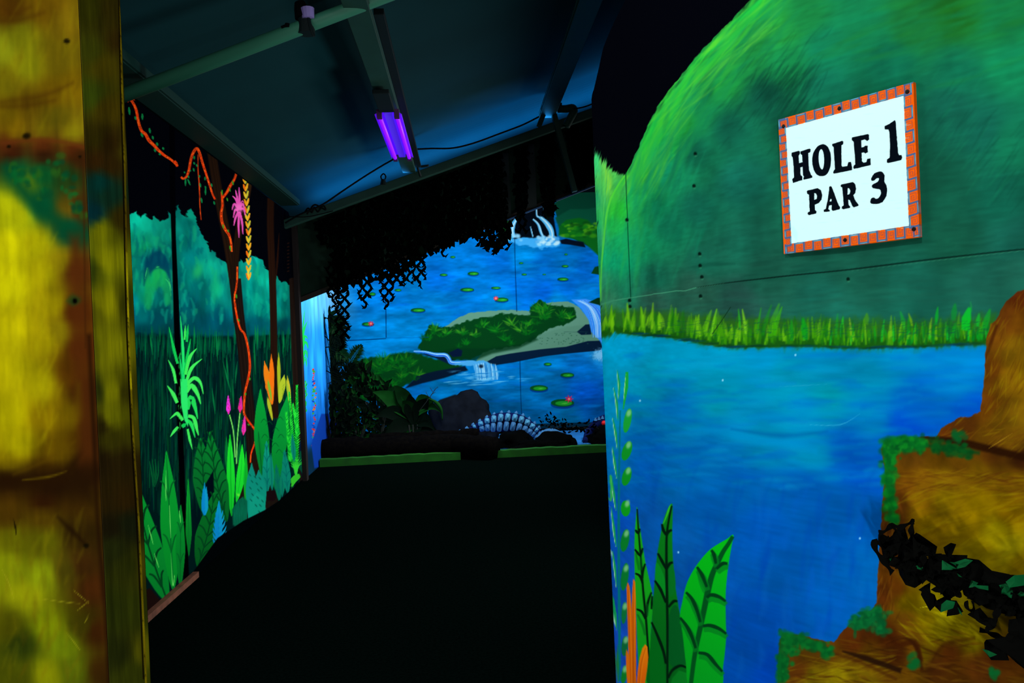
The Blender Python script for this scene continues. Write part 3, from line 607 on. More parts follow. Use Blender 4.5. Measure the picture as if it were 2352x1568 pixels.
    for k in range(34):
        x = r.uniform(1088, 1142); S.stroke([(x, 832+abs(x-1115)*.15), (x+3, 850), (x+5, 872)], r.uniform(1.5, 4), r.choice([(130, 205, 240), (30, 120, 190), (175, 230, 250), (60, 150, 215)]), (.3, 1, .5), alpha=.7)
    S.blob(1105, 841, 5, 4, (5, 20, 40), .9)
    for k in range(70):
        x = r.gauss(1110, 45); y = r.uniform(852, 885); S.stroke([(x-r.uniform(5, 20), y), (x+r.uniform(5, 20), y-2)], r.uniform(1.5, 4), r.choice([(80, 180, 235), (120, 210, 245), (0, 110, 190)]), (.1, 1, .1), soft=1.5, alpha=.55)
    # lily pads
    for x, y, a_, b_ in [(960, 712, 17, 5), (845, 744, 14, 4.5), (855, 675, 8, 4), (1073, 665, 16, 4.5), (1087, 628, 13, 4.5), (1019, 631, 9, 3), (1139, 661, 11, 3), (1152, 688, 16, 5), (1040, 590, 6, 2.5), (1197, 604, 5, 2), (1204, 630, 6, 2.3), (1298, 611, 8, 3), (1293, 641, 13, 4), (1300, 584, 4, 2), (1250, 630, 4, 1.5),
                        (1258, 836, 9, 3.5), (1303, 861, 16, 5.5), (1238, 891, 21, 7), (1292, 925, 27, 9), (914, 666, 8, 3)]:
        el = lambda sx, sy, dx=0, dy=0: [(x+dx+math.cos(t)*a_*sx, y+dy+math.sin(t)*b_*sy) for t in np.linspace(0, 2*math.pi, 17)[:-1]]
        S.poly(el(1.02, 1.05, 0, b_*.45), (0, 40, 120), 1.5, alpha=.7); S.poly(el(1, 1), (6, 78, 30), 1.3); S.poly(el(.72, .6, a_*.1, b_*.1), (30, 150, 40), 2); S.stroke([(x-a_*.1, y+b_*.2), (x+a_*.5, y+b_*.05)], b_*.4, (90, 200, 60), alpha=.7)
    for x, y, s_ in [(852, 743, 7), (1139, 685, 6), (1307, 916, 10)]:
        for a in range(7):
            t = a*.9; S.stroke([(x, y), (x+math.cos(t)*s_, y+math.sin(t)*s_*.9)], 3.2, (205, 25, 75), (1, 1, .3))
        S.blob(x, y, 2.5, 2.5, (250, 160, 120), .9)
    # board joints
    for p in ([(1182, 545), (1183, 600), (1187, 715)], [(1194, 828), (1196, 900), (1198, 958)]): S.stroke(p, 1.6, (0, 20, 60), (1, 1, 1), alpha=.8)
    for p in ([(788, 735), (789, 778)], [(884, 690), (886, 700), (887, 775)], [(789, 782), (840, 780), (887, 777)], [(789, 785), (790, 812)]): S.stroke(p, 1.8, (0, 25, 70), (1, 1, 1), alpha=.85)
    S.stroke([(887, 776), (960, 775), (985, 774)], 1.2, (0, 70, 150), (1, 1, 1), alpha=.5); S.stroke([(1295, 762), (1350, 762)], 1, (30, 70, 70), (1, 1, 1), alpha=.6)
    for k in range(60): S.blob(r.uniform(1240, 1350), r.uniform(765, 790), 1.5, 1, (40, 90, 70), .7)
    # painted boulder slope, dark foot of the mural
    S.poly([(985, 945), (1010, 918), (1045, 906), (1080, 912), (1100, 935), (1118, 952), (1150, 960), (1150, 1010), (985, 1010)], (20, 26, 34), 3)
    S.poly([(1150, 976), (1260, 972), (1400, 968), (1400, 1010), (1150, 1010)], (0, 40, 60), 2)
paint_back()
BWo = BW.build('wall_back', PAINT, thick=0.03); tag(BWo, 'pond mural wall with waterfalls, lily pads and a grassy island', kind='structure')

# ================================================================== RIGHT CURVED WALL
def cw(px, D):
    X = (px-CX)/FPX*D
    return CAM[:2]+f0[:2]*D+r0[:2]*X
_plan = [CAM[:2]+f0[:2]*D+r0[:2]*X for X, D in ((.95, 3.06), (.70, 3.08), (.50, 3.02), (.38, 2.92))]
_plan += [cw(1382, 2.76), cw(1403, 2.60), cw(1445, 2.41), cw(1530, 2.14), cw(1666, 1.91), cw(1797, 1.776), cw(1950, 1.655), cw(2107, 1.542), cw(2230, 1.465), cw(2352, 1.40)]
_plan += [CAM[:2]+f0[:2]*D+r0[:2]*X for X, D in ((1.12, 1.24), (1.5, 1.04), (1.85, .92))]
_cv = np.array(cr([tuple(p) for p in _plan], 24)); _u = np.concatenate([[0], np.cumsum(np.hypot(*np.diff(_cv, axis=0).T))])
_tan = (_cv[:, 0]-CAM[0])/(_cv[:, 1]-CAM[1]); _ic = int(np.argmin(_tan[:200])); UC = _u[_ic]
_tv = _tan[_ic:]; _uv = _u[_ic:]
def plan_x(u): return np.interp(u, _u, _cv[:, 0])
def plan_y(u): return np.interp(u, _u, _cv[:, 1])
def wall_uz(px, py):
    d = ray(px, py); u = np.interp(d[..., 0]/d[..., 1], _tv, _uv); y = plan_y(u)
    return u, CAM[2]+d[..., 2]*(y-CAM[1])/d[..., 1]
_ut, _zt = zip(*[wall_uz(np.array(float(x)), np.array(float(y))) for x, y in ((1364, 205), (1386, 108), (1410, 52), (1436, 0), (1470, -60), (1540, -130))])
_ut = [0, UC-.02]+[float(a) for a in _ut]+[_u[-1]]; _zt = [float(_zt[0])-.03, float(_zt[0])-.02]+[float(a) for a in _zt]+[3.0]
def ztop(u): return np.interp(u, _ut, _zt)
_t_end = float(np.interp(float(wall_uz(np.array(2360.), np.array(740.))[0]), _u, _tan))
_vis = np.interp(np.linspace(_tan[_ic], _t_end, 600), _tv, _uv)
_A = np.concatenate([np.linspace(0, UC, 26)[:-1], _vis, np.linspace(_vis[-1], _u[-1], 200)[1:]])
RW = Board(_A, np.linspace(0, 1, 1450), lambda a, z: np.stack([plan_x(a), plan_y(a), z], -1), wall_uz, ztop)
def wallpt(px, py, off=0.0):
    """a point on the curved wall, moved off it towards the room"""
    u, z = wall_uz(np.array(float(px)), np.array(float(py))); u = float(u); z = float(z)
    t = Vector((float(plan_x(u+.01)-plan_x(u-.01)), float(plan_y(u+.01)-plan_y(u-.01)), 0)).normalized()
    n = Vector((-t.y, t.x, 0)); p = Vector((float(plan_x(u)), float(plan_y(u)), z))
    if n.dot(Vector((-p.x, -p.y, 0))) < 0: n = -n
    return p+n*off
def paint_right():
    S = RW; r = random.Random(21); S.fill((3, 4, 10))
    hill = [(1330, 352), (1356, 352), (1364, 347), (1372, 352), (1384, 368), (1396, 384), (1408, 394), (1420, 399), (1432, 400), (1440, 396), (1450, 378), (1462, 350), (1476, 318), (1492, 282), (1515, 238), (1540, 202), (1570, 165), (1600, 130), (1640, 86), (1680, 46), (1715, 10), (1745, -22), (1790, -70), (1860, -140), (1960, -210), (2100, -280), (2300, -330), (2700, -400), (4600, -600), (4600, 860), (1330, 860)]
    m = S.layer(lambda: S.poly(hill, (255, 255, 255), 2.5, rough=2.5, seed=5, dens=30))
    S.field([(1368, 380, (60, 205, 115)), (1372, 450, (40, 175, 110)), (1376, 540, (40, 160, 105)), (1382, 640, (40, 150, 105)), (1390, 690, (50, 130, 95)), (1395, 440, (100, 215, 75)), (1400, 405, (90, 215, 90)), (1420, 430, (60, 190, 90)), (1405, 520, (30, 185, 80)), (1420, 480, (40, 200, 60)), (1400, 600, (15, 165, 110)), (1430, 600, (12, 160, 105)),
             (1425, 560, (20, 165, 95)), (1440, 660, (30, 130, 95)), (1460, 450, (30, 170, 80)), (1480, 380, (40, 185, 60)), (1470, 560, (15, 135, 85)), (1500, 480, (12, 125, 80)), (1500, 640, (20, 105, 80)), (1520, 330, (25, 165, 70)), (1530, 400, (18, 145, 95)), (1540, 520, (14, 110, 78)), (1560, 280, (30, 160, 60)), (1600, 240, (22, 135, 75)), (1600, 350, (16, 105, 75)),
             (1600, 480, (16, 98, 76)), (1620, 600, (20, 92, 72)), (1650, 180, (30, 150, 60)), (1680, 300, (16, 98, 74)), (1700, 420, (17, 98, 80)), (1700, 560, (20, 95, 75)), (1720, 120, (30, 145, 65)), (1760, 230, (14, 82, 62)), (1780, 60, (35, 150, 60)), (1800, 150, (20, 120, 65)), (1850, 30, (25, 130, 65)), (1900, 110, (16, 115, 78)), (1900, 200, (16, 105, 78)), (1980, 60, (18, 115, 70)),
             (2050, 150, (15, 112, 80)), (2100, 60, (25, 112, 50)), (2200, 40, (28, 110, 35)), (2300, 60, (20, 115, 60)), (2200, 160, (16, 110, 78)), (2320, 140, (18, 135, 85)), (2180, 250, (18, 96, 76)), (2250, 300, (18, 100, 80)), (2330, 330, (18, 118, 82)), (2180, 420, (18, 90, 68)), (2300, 450, (16, 98, 76)), (2200, 560, (18, 82, 62)), (2330, 560, (20, 92, 76)), (1950, 620, (22, 88, 70)), (1750, 640, (24, 88, 70)),
             (1600, 660, (34, 84, 68)), (1500, 690, (40, 90, 74)), (1700, 690, (34, 82, 72)), (1900, 690, (22, 98, 82)), (2100, 670, (22, 100, 82)), (2250, 650, (26, 102, 84)), (2340, 620, (30, 108, 88))], m, sig=38)
    S.C *= .95; S.C *= (1+(fbm(S.a*14, S.z*9, 31, 4)[..., None]-.5)*.45*m[..., None]); S.C *= (1+(fbm(S.a*35, S.z*160, 37, 2)[..., None]-.5)*.16*m[..., None])
    def brush(n, pa, pb, dirn, L, w_, cols, al, spread=12):
        for k in range(n):
            t = r.random(); x = pa[0]+(pb[0]-pa[0])*t+r.gauss(0, spread); y = pa[1]+(pb[1]-pa[1])*t+r.gauss(0, spread); l = L*r.uniform(.5, 1.2); a = dirn+r.uniform(-.15, .15)
            S.stroke([(x-math.cos(a)*l/2, y+math.sin(a)*l/2), (x, y+r.uniform(-3, 3)), (x+math.cos(a)*l/2, y-math.sin(a)*l/2)], w_*r.uniform(.4, 1.3), r.choice(cols), (.1, 1, .1), soft=5.5, alpha=al*.8, n=2, mask=m)
    edge = [(1444, 398), (1466, 350), (1498, 282), (1545, 205), (1604, 134), (1684, 50), (1760, -30)]
    for (p, q) in zip(edge[:-1], edge[1:]):
        a = math.atan2(-(q[1]-p[1]), q[0]-p[0]); nx, ny = math.sin(a), math.cos(a)
        for o, c, n_, al in ((7, [(40, 200, 60), (25, 190, 70), (90, 215, 50)], 14, .55), (24, [(40, 180, 60), (20, 160, 80), (60, 190, 50)], 22, .4), (55, [(30, 150, 70), (15, 135, 85), (50, 160, 60)], 22, .3), (95, [(18, 120, 78), (25, 140, 70)], 16, .25)):
            brush(n_, (p[0]+nx*o, p[1]+ny*o), (q[0]+nx*o, q[1]+ny*o), a, 90, 11, c, al, 7)
        brush(16, (p[0]-nx*3, p[1]-ny*3), (q[0]-nx*3, q[1]-ny*3), a, 40, 4, [(40, 170, 60), (60, 190, 60), (10, 60, 35)], .45, 3)
        brush(12, (p[0]+nx*45, p[1]+ny*45), (q[0]+nx*45, q[1]+ny*45), a-.12, 110, 4, [(110, 205, 60), (60, 190, 60)], .35, 18)
    brush(90, (1480, 350), (1440, 640), 1.35, 80, 12, [(15, 160, 105), (40, 170, 80), (20, 140, 95)], .25, 22)
    brush(70, (1540, 330), (1560, 560), 1.2, 90, 12, [(12, 110, 80), (22, 145, 100), (14, 95, 70)], .25, 40)
    brush(150, (1700, 160), (1880, 260), .9, 60, 5, [(8, 60, 46), (10, 72, 52), (16, 110, 72)], .3, 60)
    brush(90, (1740, 230), (1860, 180), 1.0, 50, 3, [(5, 40, 32), (8, 52, 40)], .4, 26)
    brush(80, (2160, 240), (2330, 420), .9, 60, 4, [(8, 62, 48), (20, 125, 85)], .3, 45)
    brush(120, (1900, 60), (2340, 90), .3, 130, 16, [(30, 120, 40), (15, 120, 80), (20, 140, 85), (20, 100, 60)], .22, 60)
    brush(90, (1600, 620), (2340, 560), .1, 110, 5, [(12, 72, 54), (24, 100, 78), (10, 60, 48)], .3, 26)
    brush(70, (1450, 720), (2300, 670), .05, 120, 6, [(30, 110, 88), (26, 80, 66)], .3, 22)
    # the small near hill fold on the left
    S.stroke([(1436, 402), (1420, 425), (1402, 460), (1392, 500), (1386, 560), (1381, 620), (1380, 690)], 5, (90, 220, 60), (.8, 1, .5), soft=3, alpha=.8, mask=m)
    S.stroke([(1430, 415), (1414, 450), (1400, 500)], 16, (60, 205, 60), (.6, 1, .3), soft=9, alpha=.55, mask=m)
    S.stroke([(1380, 365), (1392, 395), (1400, 425), (1394, 440)], 12, (150, 225, 60), (.5, 1, .3), soft=8, alpha=.7, mask=m)
    for k in range(30): S.stroke([(1368+r.uniform(0, 35), 380+r.uniform(0, 60)), (1370+r.uniform(0, 30), 420+r.uniform(0, 200))], 2, r.choice([(70, 210, 120), (110, 225, 90), (30, 150, 100)]), soft=2, alpha=.25, mask=m)
    # board seams
    S.stroke([(1437, 396), (1441, 500), (1445, 600), (1449, 686)], 2, (4, 50, 35), (1, 1, 1), soft=1)
    S.stroke([(1380, 699), (1412, 690), (1447, 684), (1520, 673), (1666, 650)], 1.8, (70, 160, 120), (1, 1, 1), soft=1, alpha=.8)
    S.stroke([(1600, 660), (1666, 650), (1740, 641), (1840, 630), (1950, 619), (2126, 597), (2240, 584), (2360, 571)], 2.6, (3, 20, 16), (.4, 1, 1, 1), soft=1.4)
    S.stroke([(1950, 623), (2126, 601), (2240, 588), (2352, 575)], 1.6, (50, 130, 100), (.2, 1, 1), soft=1, alpha=.6)
    for x, y in ((1597, 353), (1594, 427), (1607, 583), (1608, 610), (1612, 636), (1609, 680), (1948, 641), (1447, 704), (1446, 690), (1440, 505)): S.blob(x, y, 4, 4.5, (3, 22, 16), .95, k=3); S.blob(x+1, y+5, 3, 2, (60, 150, 110), .5)
    # grass bank
    low = [(1330, 770), (1385, 771), (1400, 769), (1440, 768), (1480, 770), (1540, 775), (1580, 782), (1620, 792), (1680, 798), (1760, 797), (1860, 796), (1960, 800), (2060, 799), (2140, 796), (2200, 793), (2290, 790)]
    wat = low+[(2500, 790), (4600, 790), (4600, 2100), (1300, 2100), (1300, 770)]
    wm = S.layer(lambda: S.poly(wat, (255, 255, 255), 2.0, rough=1.5, seed=8, dens=30))
    S.field([(1395, 790, (0, 165, 228)), (1450, 800, (0, 160, 225)), (1550, 810, (0, 150, 205)), (1650, 820, (0, 148, 205)), (1750, 815, (0, 140, 205)), (1900, 815, (0, 140, 205)), (2050, 812, (0, 138, 205)), (2200, 812, (0, 128, 208)), (1400, 880, (0, 155, 210)), (1500, 860, (0, 150, 198)), (1650, 870, (0, 142, 190)), (1800, 870, (0, 140, 185)), (2000, 870, (0, 135, 190)), (2200, 880, (0, 115, 200)),
             (1405, 950, (0, 140, 205)), (1480, 920, (0, 140, 190)), (1550, 940, (0, 115, 195)), (1650, 920, (0, 135, 170)), (1900, 920, (0, 135, 165)), (2100, 930, (0, 95, 200)), (2230, 940, (0, 85, 215)), (1600, 985, (0, 120, 195)), (1700, 960, (0, 130, 190)), (1850, 960, (0, 140, 195)), (2000, 960, (0, 115, 190)), (1480, 1000, (0, 105, 195)), (1600, 1030, (0, 100, 185)), (1750, 1010, (0, 120, 175)), (1860, 1040, (0, 130, 190)), (1950, 1030, (0, 85, 195)),
             (2080, 985, (0, 75, 210)), (2000, 1080, (0, 75, 190)), (1410, 1060, (0, 115, 205)), (1480, 1080, (0, 92, 195)), (1550, 1100, (0, 100, 185)), (1700, 1100, (0, 92, 180)), (1850, 1120, (0, 85, 180)), (1980, 1180, (0, 88, 185)), (1420, 1200, (5, 85, 210)), (1500, 1200, (5, 85, 180)), (1620, 1180, (0, 88, 182)), (1750, 1220, (0, 85, 190)), (1900, 1250, (0, 80, 170)), (2000, 1300, (0, 92, 180)), (1460, 1320, (10, 80, 200)), (1600, 1320, (5, 80, 172)),
             (1800, 1330, (0, 80, 170)), (1750, 1420, (0, 72, 175)), (1430, 1480, (20, 80, 210)), (1700, 1500, (0, 68, 165)), (1780, 1540, (0, 62, 175)), (1900, 1400, (0, 85, 180)), (1550, 1250, (5, 88, 180))], wm, sig=45)
    S.C *= (1+(fbm(S.a*5, S.z*13, 61, 4)[..., None]-.5)*.30*wm[..., None]); S.C[..., 2] *= 1-.06*wm; S.C *= (1+(fbm(S.a*20, S.z*130, 67, 2)[..., None]-.5)*.10*wm[..., None])
    for k in range(330):
        x = r.uniform(1410, 2230); y = r.uniform(810, 1120); c = r.choice([(0, 120, 200), (0, 150, 195), (0, 100, 195), (0, 140, 170), (0, 85, 205), (10, 155, 205)])
        l = r.uniform(40, 140); S.stroke([(x-l/2, y+4), (x, y+r.uniform(-4, 4)), (x+l/2, y+r.uniform(-6, 6))], r.uniform(6, 18), c, (.2, 1, .2), soft=8, alpha=.22, n=3, mask=wm)
    for k in range(160):
        x = r.uniform(1440, 2000); y = r.uniform(1120, 1560); l = r.uniform(40, 120); c = r.choice([(0, 70, 165), (5, 90, 195), (0, 60, 170), (10, 95, 180)])
        S.stroke([(x-6, y+l/2), (x+r.uniform(-6, 6), y), (x+r.uniform(-4, 22), y-l/2)], r.uniform(6, 20), c, (.2, 1, .2), soft=9, alpha=.22, n=3, mask=wm)
    S.stroke([(1580, 985), (1650, 990), (1760, 1015), (1830, 1020), (1878, 1035)], 22, (0, 140, 205), (.3, 1, .8), soft=10, alpha=.5); S.stroke([(1660, 965), (1780, 955), (1900, 945), (1975, 938)], 26, (0, 145, 195), (.2, 1, .5), soft=12, alpha=.55)
    S.stroke([(1680, 985), (1800, 1000), (1900, 990)], 10, (0, 75, 150), (.2, 1, .1), soft=8, alpha=.5); S.stroke([(1860, 975), (1930, 975), (1975, 950)], 2, (60, 180, 220), alpha=.6); S.stroke([(1790, 888), (1900, 882)], 2, (60, 170, 200), alpha=.35)
    for x, y in ((1827, 815), (1660, 873), (1470, 920), (1975, 1236), (1558, 1268)): S.blob(x, y, 2, 2.5, (150, 225, 255), .9)
    gb = [(1330, 712), (1420, 712), (1520, 716), (1700, 730), (1850, 730), (2000, 735), (2150, 735), (2290, 722)]+low[::-1]
    S.poly(gb, (40, 100, 14), 14, alpha=.75, rough=4, smooth=False)
    S.poly([(1330, 750), (1400, 748), (1540, 755), (1660, 768), (1850, 770), (2060, 772), (2290, 768)]+low[::-1], (20, 84, 14), 5, alpha=.85, rough=3)
    def blade(x, yb, h, w_, c, lean): S.stroke([(x, yb), (x+lean*.4, yb-h*.5), (x+lean, yb-h)], w_, c, (.6, 1, .25), soft=3, alpha=r.uniform(.3, .85), n=3)
    for k in range(600):
        t = r.random(); x = 1382+t*890; q = max(0, (x-1850)/400)
        base = np.interp(x, [p[0] for p in low], [p[1] for p in low])-r.uniform(4, 26); h = r.uniform(12, 46)*r.uniform(.7, 1.25)
        c = r.choice([(60, 150, 10), (90, 175, 12), (30, 120, 15), (20, 100, 20), (45, 135, 10), (110, 190, 20)]) if r.random() > q*.7 else r.choice([(10, 150, 30), (5, 120, 30), (20, 185, 40), (8, 95, 35)])
        if x < 1520 and r.random() < .35: c = (120, 200, 20)
        blade(x, base, h, r.uniform(2.5, 9), c, r.uniform(-5, 7))
    for x, yb, h, w_, l, c in [(1408, 765, 52, 6, -3, (120, 205, 20)), (1457, 758, 50, 5, 0, (120, 205, 20)), (1478, 752, 48, 5, -6, (110, 195, 20)), (1497, 755, 60, 7, 3, (130, 205, 20)), (1525, 750, 34, 9, -12, (130, 205, 20)), (1536, 755, 55, 6, 6, (130, 210, 20)), (1620, 762, 50, 10, 14, (110, 200, 20)), (1634, 770, 60, 6, 12, (120, 210, 30)), (1648, 745, 36, 12, -2, (90, 190, 25)),
                              (1700, 755, 45, 5, -4, (40, 170, 30)), (1713, 768, 58, 7, -8, (120, 205, 30)), (1740, 765, 58, 5, 8, (40, 160, 20)), (1752, 770, 70, 9, 20, (20, 150, 15)), (1768, 772, 75, 14, 22, (70, 190, 20)), (1778, 770, 66, 10, 18, (60, 180, 15)), (1818, 782, 48, 10, 0, (15, 160, 30)), (1850, 780, 50, 16, -6, (10, 150, 30)), (1920, 775, 55, 7, 4, (20, 170, 40)), (1955, 770, 40, 5, -4, (130, 180, 30)),
                              (1990, 745, 26, 12, 1, (70, 150, 20)), (2045, 775, 50, 7, 2, (120, 190, 30)), (2078, 755, 40, 10, -10, (20, 180, 40)), (2095, 748, 28, 6, -8, (110, 170, 20)), (2135, 770, 40, 5, 5, (120, 180, 30)), (2150, 745, 40, 8, 4, (10, 170, 40)), (2190, 735, 38, 14, 4, (10, 150, 35)), (2215, 758, 52, 22, 12, (10, 200, 40)), (2232, 715, 22, 4, -3, (20, 190, 50)), (2245, 750, 30, 10, 4, (20, 170, 45)), (2262, 755, 45, 14, 12, (15, 160, 40))]:
        blade(x, yb, h, w_, c, l)
    S.stroke([(1635, 768), (1655, 740), (1678, 705)], 1.6, (8, 40, 20), (1, 1, 1), alpha=.8)
    for k in range(60): x = r.uniform(1450, 2250); S.stroke([(x-20, np.interp(x, [p[0] for p in low], [p[1] for p in low])-2+r.uniform(-3, 3)), (x+20, np.interp(x, [p[0] for p in low], [p[1] for p in low])-2+r.uniform(-3, 3))], 4, r.choice([(4, 40, 50), (10, 70, 20), (0, 60, 110)]), soft=3, alpha=.5)
    for k in range(420):
        x = r.uniform(1500, 2260); y = r.uniform(735, 775); S.stroke([(x, y), (x+r.uniform(6, 22), y-.5)], 1.5, (16, 78, 58), soft=1, alpha=.45)
    # ---- painted plants on the lower left
    sc = lambda L, ox=1395, oy=1100, k=3.35: [(ox+x/k, oy+y/k) for x, y in L]
    s7 = lambda L: [(1360+x/2.0425, 800+y/2.0417) for x, y in L]
    S.stroke(s7([(128, 1560), (128, 1300), (125, 1000), (125, 700), (128, 500), (132, 290)]), 6, (0, 118, 130), (1, 1, .5))
    for p in ([(118, 100), (126, 170), (125, 240)], [(103, 185), (115, 260), (122, 340)], [(98, 325), (110, 400), (120, 470)], [(96, 460), (106, 540), (118, 610)], [(92, 600), (102, 690), (113, 760)], [(90, 740), (102, 850), (114, 930)], [(97, 950), (106, 1030), (116, 1120)], [(98, 1150), (108, 1250), (116, 1320)]):
        S.stroke(s7(p), 7, (20, 160, 90), (.1, 1, .1)); S.stroke([(x-2, y) for x, y in s7(p)], 1.6, (170, 240, 190), (.2, 1, .2))
    S.stroke(s7([(163, 110), (160, 180), (146, 285)]), 9, (20, 170, 60), (.7, 1, .2)); S.stroke(s7([(158, 120), (152, 190), (148, 250)]), 2, (150, 240, 150))
    for cx_, cy_, rx, ry, an, c in [(166, 338, 18, 58, .3, (25, 165, 55)), (163, 480, 23, 46, .45, (15, 150, 40)), (162, 600, 22, 44, .35, (15, 150, 35)), (157, 750, 23, 38, 0, (15, 160, 30)), (154, 900, 20, 54, .25, (10, 130, 45)), (153, 1070, 18, 66, .2, (10, 125, 50)), (150, 1240, 13, 52, .1, (15, 120, 60)), (153, 1395, 16, 48, .1, (15, 110, 60)), (150, 1530, 14, 45, .2, (15, 130, 40))]:
        pts = [(cx_+rx*math.cos(t)*math.cos(an)-ry*math.sin(t)*math.sin(-an)*1, cy_+ry*math.sin(t)*math.cos(an)+rx*math.cos(t)*math.sin(-an)) for t in np.linspace(0, 2*math.pi, 14)[:-1]]
        pts = [(cx_+rx*math.cos(t)-math.sin(an)*ry*math.sin(t)*.6, cy_+ry*math.sin(t)) for t in np.linspace(0, 2*math.pi, 14)[:-1]]
        S.poly(s7(pts), c, 1.4); x, y = s7([(cx_+rx*.35, cy_-ry*.6)])[0]; S.blob(x, y, 5, 8, (140, 215, 150), .8, .3)
    for k in range(10): S.blob(1360+88/2.04+r.uniform(-1, 2), 800+(600+k*12)/2.04, 2.5, 4, (60, 200, 60), .8)
    S.stroke([(1414, 1568), (1411, 1500), (1407, 1440)], 9, (70, 150, 40), (1, 1, .2)); S.stroke([(1420, 1568), (1418, 1480)], 5, (30, 130, 60))
    def lf(outline, c, c2=None): S.poly(sc(outline), c, 1.3, smooth=True, n=4, col2=c2)
    def vn(p, w_, c, al=1): S.stroke(sc(p), w_/3.35, c, (.6, 1, .7), soft=1.6, alpha=al)
    DK = (2, 30, 14)
    lf([(228, 210), (240, 300), (262, 440), (290, 620), (325, 780), (350, 900), (352, 1000), (335, 1200), (345, 1600), (255, 1600), (235, 1350), (222, 1050), (212, 800), (208, 600), (210, 430), (220, 300)], (25, 175, 28), (15, 150, 30))
    vn([(230, 230), (240, 400), (258, 620), (275, 850), (295, 1050), (310, 1250), (325, 1450), (335, 1600)], 18, DK)
    for p in ([(215, 390), (238, 420)], [(250, 380), (240, 420)], [(212, 540), (250, 590)], [(272, 530), (255, 590)], [(215, 725), (250, 745), (270, 800)], [(292, 650), (275, 700), (270, 760)], [(225, 1000), (265, 1020), (292, 1075)], [(340, 870), (312, 950), (300, 1060)], [(345, 900), (340, 1000)]): vn(p, 20, DK)
    for p in ([(220, 570), (245, 700)], [(258, 600), (262, 700)], [(232, 1040), (270, 1120), (290, 1200)], [(310, 960), (308, 1050)]): vn(p, 22, (6, 95, 28), .6)
    lf([(490, 190), (503, 220), (500, 450), (508, 650), (525, 830), (545, 960), (575, 1150), (610, 1400), (640, 1600), (320, 1600), (330, 1300), (345, 1050), (358, 850), (380, 600), (410, 420), (430, 320), (460, 240)], (10, 130, 26), (4, 92, 24))
    lf([(490, 195), (475, 250), (440, 330), (425, 350), (450, 280), (470, 220)], (50, 190, 40))
    lf([(380, 640), (440, 760), (445, 900), (400, 830), (368, 760)], (8, 140, 34)); lf([(470, 700), (510, 680), (525, 840), (480, 900)], (6, 112, 34)); lf([(345, 1100), (400, 1250), (440, 1450), (440, 1600), (330, 1600)], (4, 105, 26)); lf([(475, 1050), (540, 980), (590, 1250), (600, 1420), (480, 1420)], (4, 88, 32))
    vn([(495, 205), (470, 330), (456, 450), (455, 650), (458, 850), (462, 1100), (462, 1400), (462, 1600)], 22, DK)
    for p in ([(420, 345), (430, 390), (452, 430)], [(497, 390), (470, 405), (458, 430)], [(388, 570), (420, 630), (452, 690)], [(505, 640), (480, 650), (458, 690)], [(365, 780), (410, 850), (450, 950)], [(540, 940), (510, 940), (470, 985)], [(340, 1100), (380, 1190), (430, 1320), (450, 1420)], [(610, 1450), (560, 1435), (500, 1470), (468, 1530)]): vn(p, 24, DK)
    S.poly(sc([(480, 1600), (500, 1530), (550, 1470), (610, 1490), (640, 1600)]), (8, 120, 32), 2)
    lf([(970, 428), (955, 520), (935, 640), (920, 760), (910, 900), (912, 1100), (915, 1200), (905, 1330), (890, 1450), (870, 1600), (640, 1600), (605, 1420), (580, 1200), (558, 1050), (575, 950), (605, 820), (650, 720), (710, 630), (780, 550), (850, 500), (920, 460)], (5, 185, 22), (4, 150, 30))
    for p, w_ in (([(690, 680), (730, 760), (755, 830), (740, 880), (700, 780)], 0), ): lf(p, (5, 140, 30))
    D2 = (2, 78, 26); D3 = (1, 58, 22)
    vn([(965, 440), (930, 500), (890, 560), (850, 640), (805, 740), (770, 880), (745, 1000), (720, 1120), (690, 1260), (665, 1400), (640, 1600)], 46, D2)
    for p in ([(800, 545), (820, 580), (835, 650)], [(690, 675), (730, 740), (765, 830)], [(605, 870), (650, 920), (690, 1010), (715, 1100)], [(560, 1065), (610, 1130), (650, 1210), (680, 1300)], [(925, 650), (885, 650), (840, 690)], [(910, 940), (860, 905), (800, 890), (765, 910)], [(915, 1190), (860, 1150), (790, 1125), (735, 1130)], [(885, 1480), (830, 1420), (770, 1350), (700, 1335)]):
        vn([(x+6, y+26) for x, y in p], 60, (4, 120, 30), .75); vn(p, 30, D3)
    # orange blades
    OR = (222, 105, 8)
    S.poly(sc([(157, 790), (172, 830), (186, 1000), (190, 1200), (200, 1600), (165, 1600), (160, 1200), (150, 950), (148, 830)]), OR, 1.2); S.poly(sc([(200, 762), (213, 790), (218, 900), (222, 1200), (222, 1600), (190, 1600), (188, 1300), (186, 1000), (192, 850)]), (228, 112, 8), 1.2, col2=(190, 85, 6))
    S.poly(sc([(150, 1305), (162, 1350), (168, 1450), (178, 1600), (155, 1600), (145, 1450), (143, 1340)]), (225, 110, 10), 1.2); S.poly(sc([(292, 1270), (308, 1290), (315, 1370), (305, 1470), (285, 1600), (222, 1600), (235, 1460), (250, 1370), (270, 1300)]), (232, 130, 12), 1.2, col2=(215, 90, 10))
    for p in ([(160, 850), (172, 1200), (182, 1600)], [(203, 800), (200, 1100), (206, 1600)], [(295, 1300), (262, 1420), (245, 1600)]): vn(p, 7, (160, 62, 4), .7); vn([(x+7, y) for x, y in p], 6, (250, 150, 30), .6)
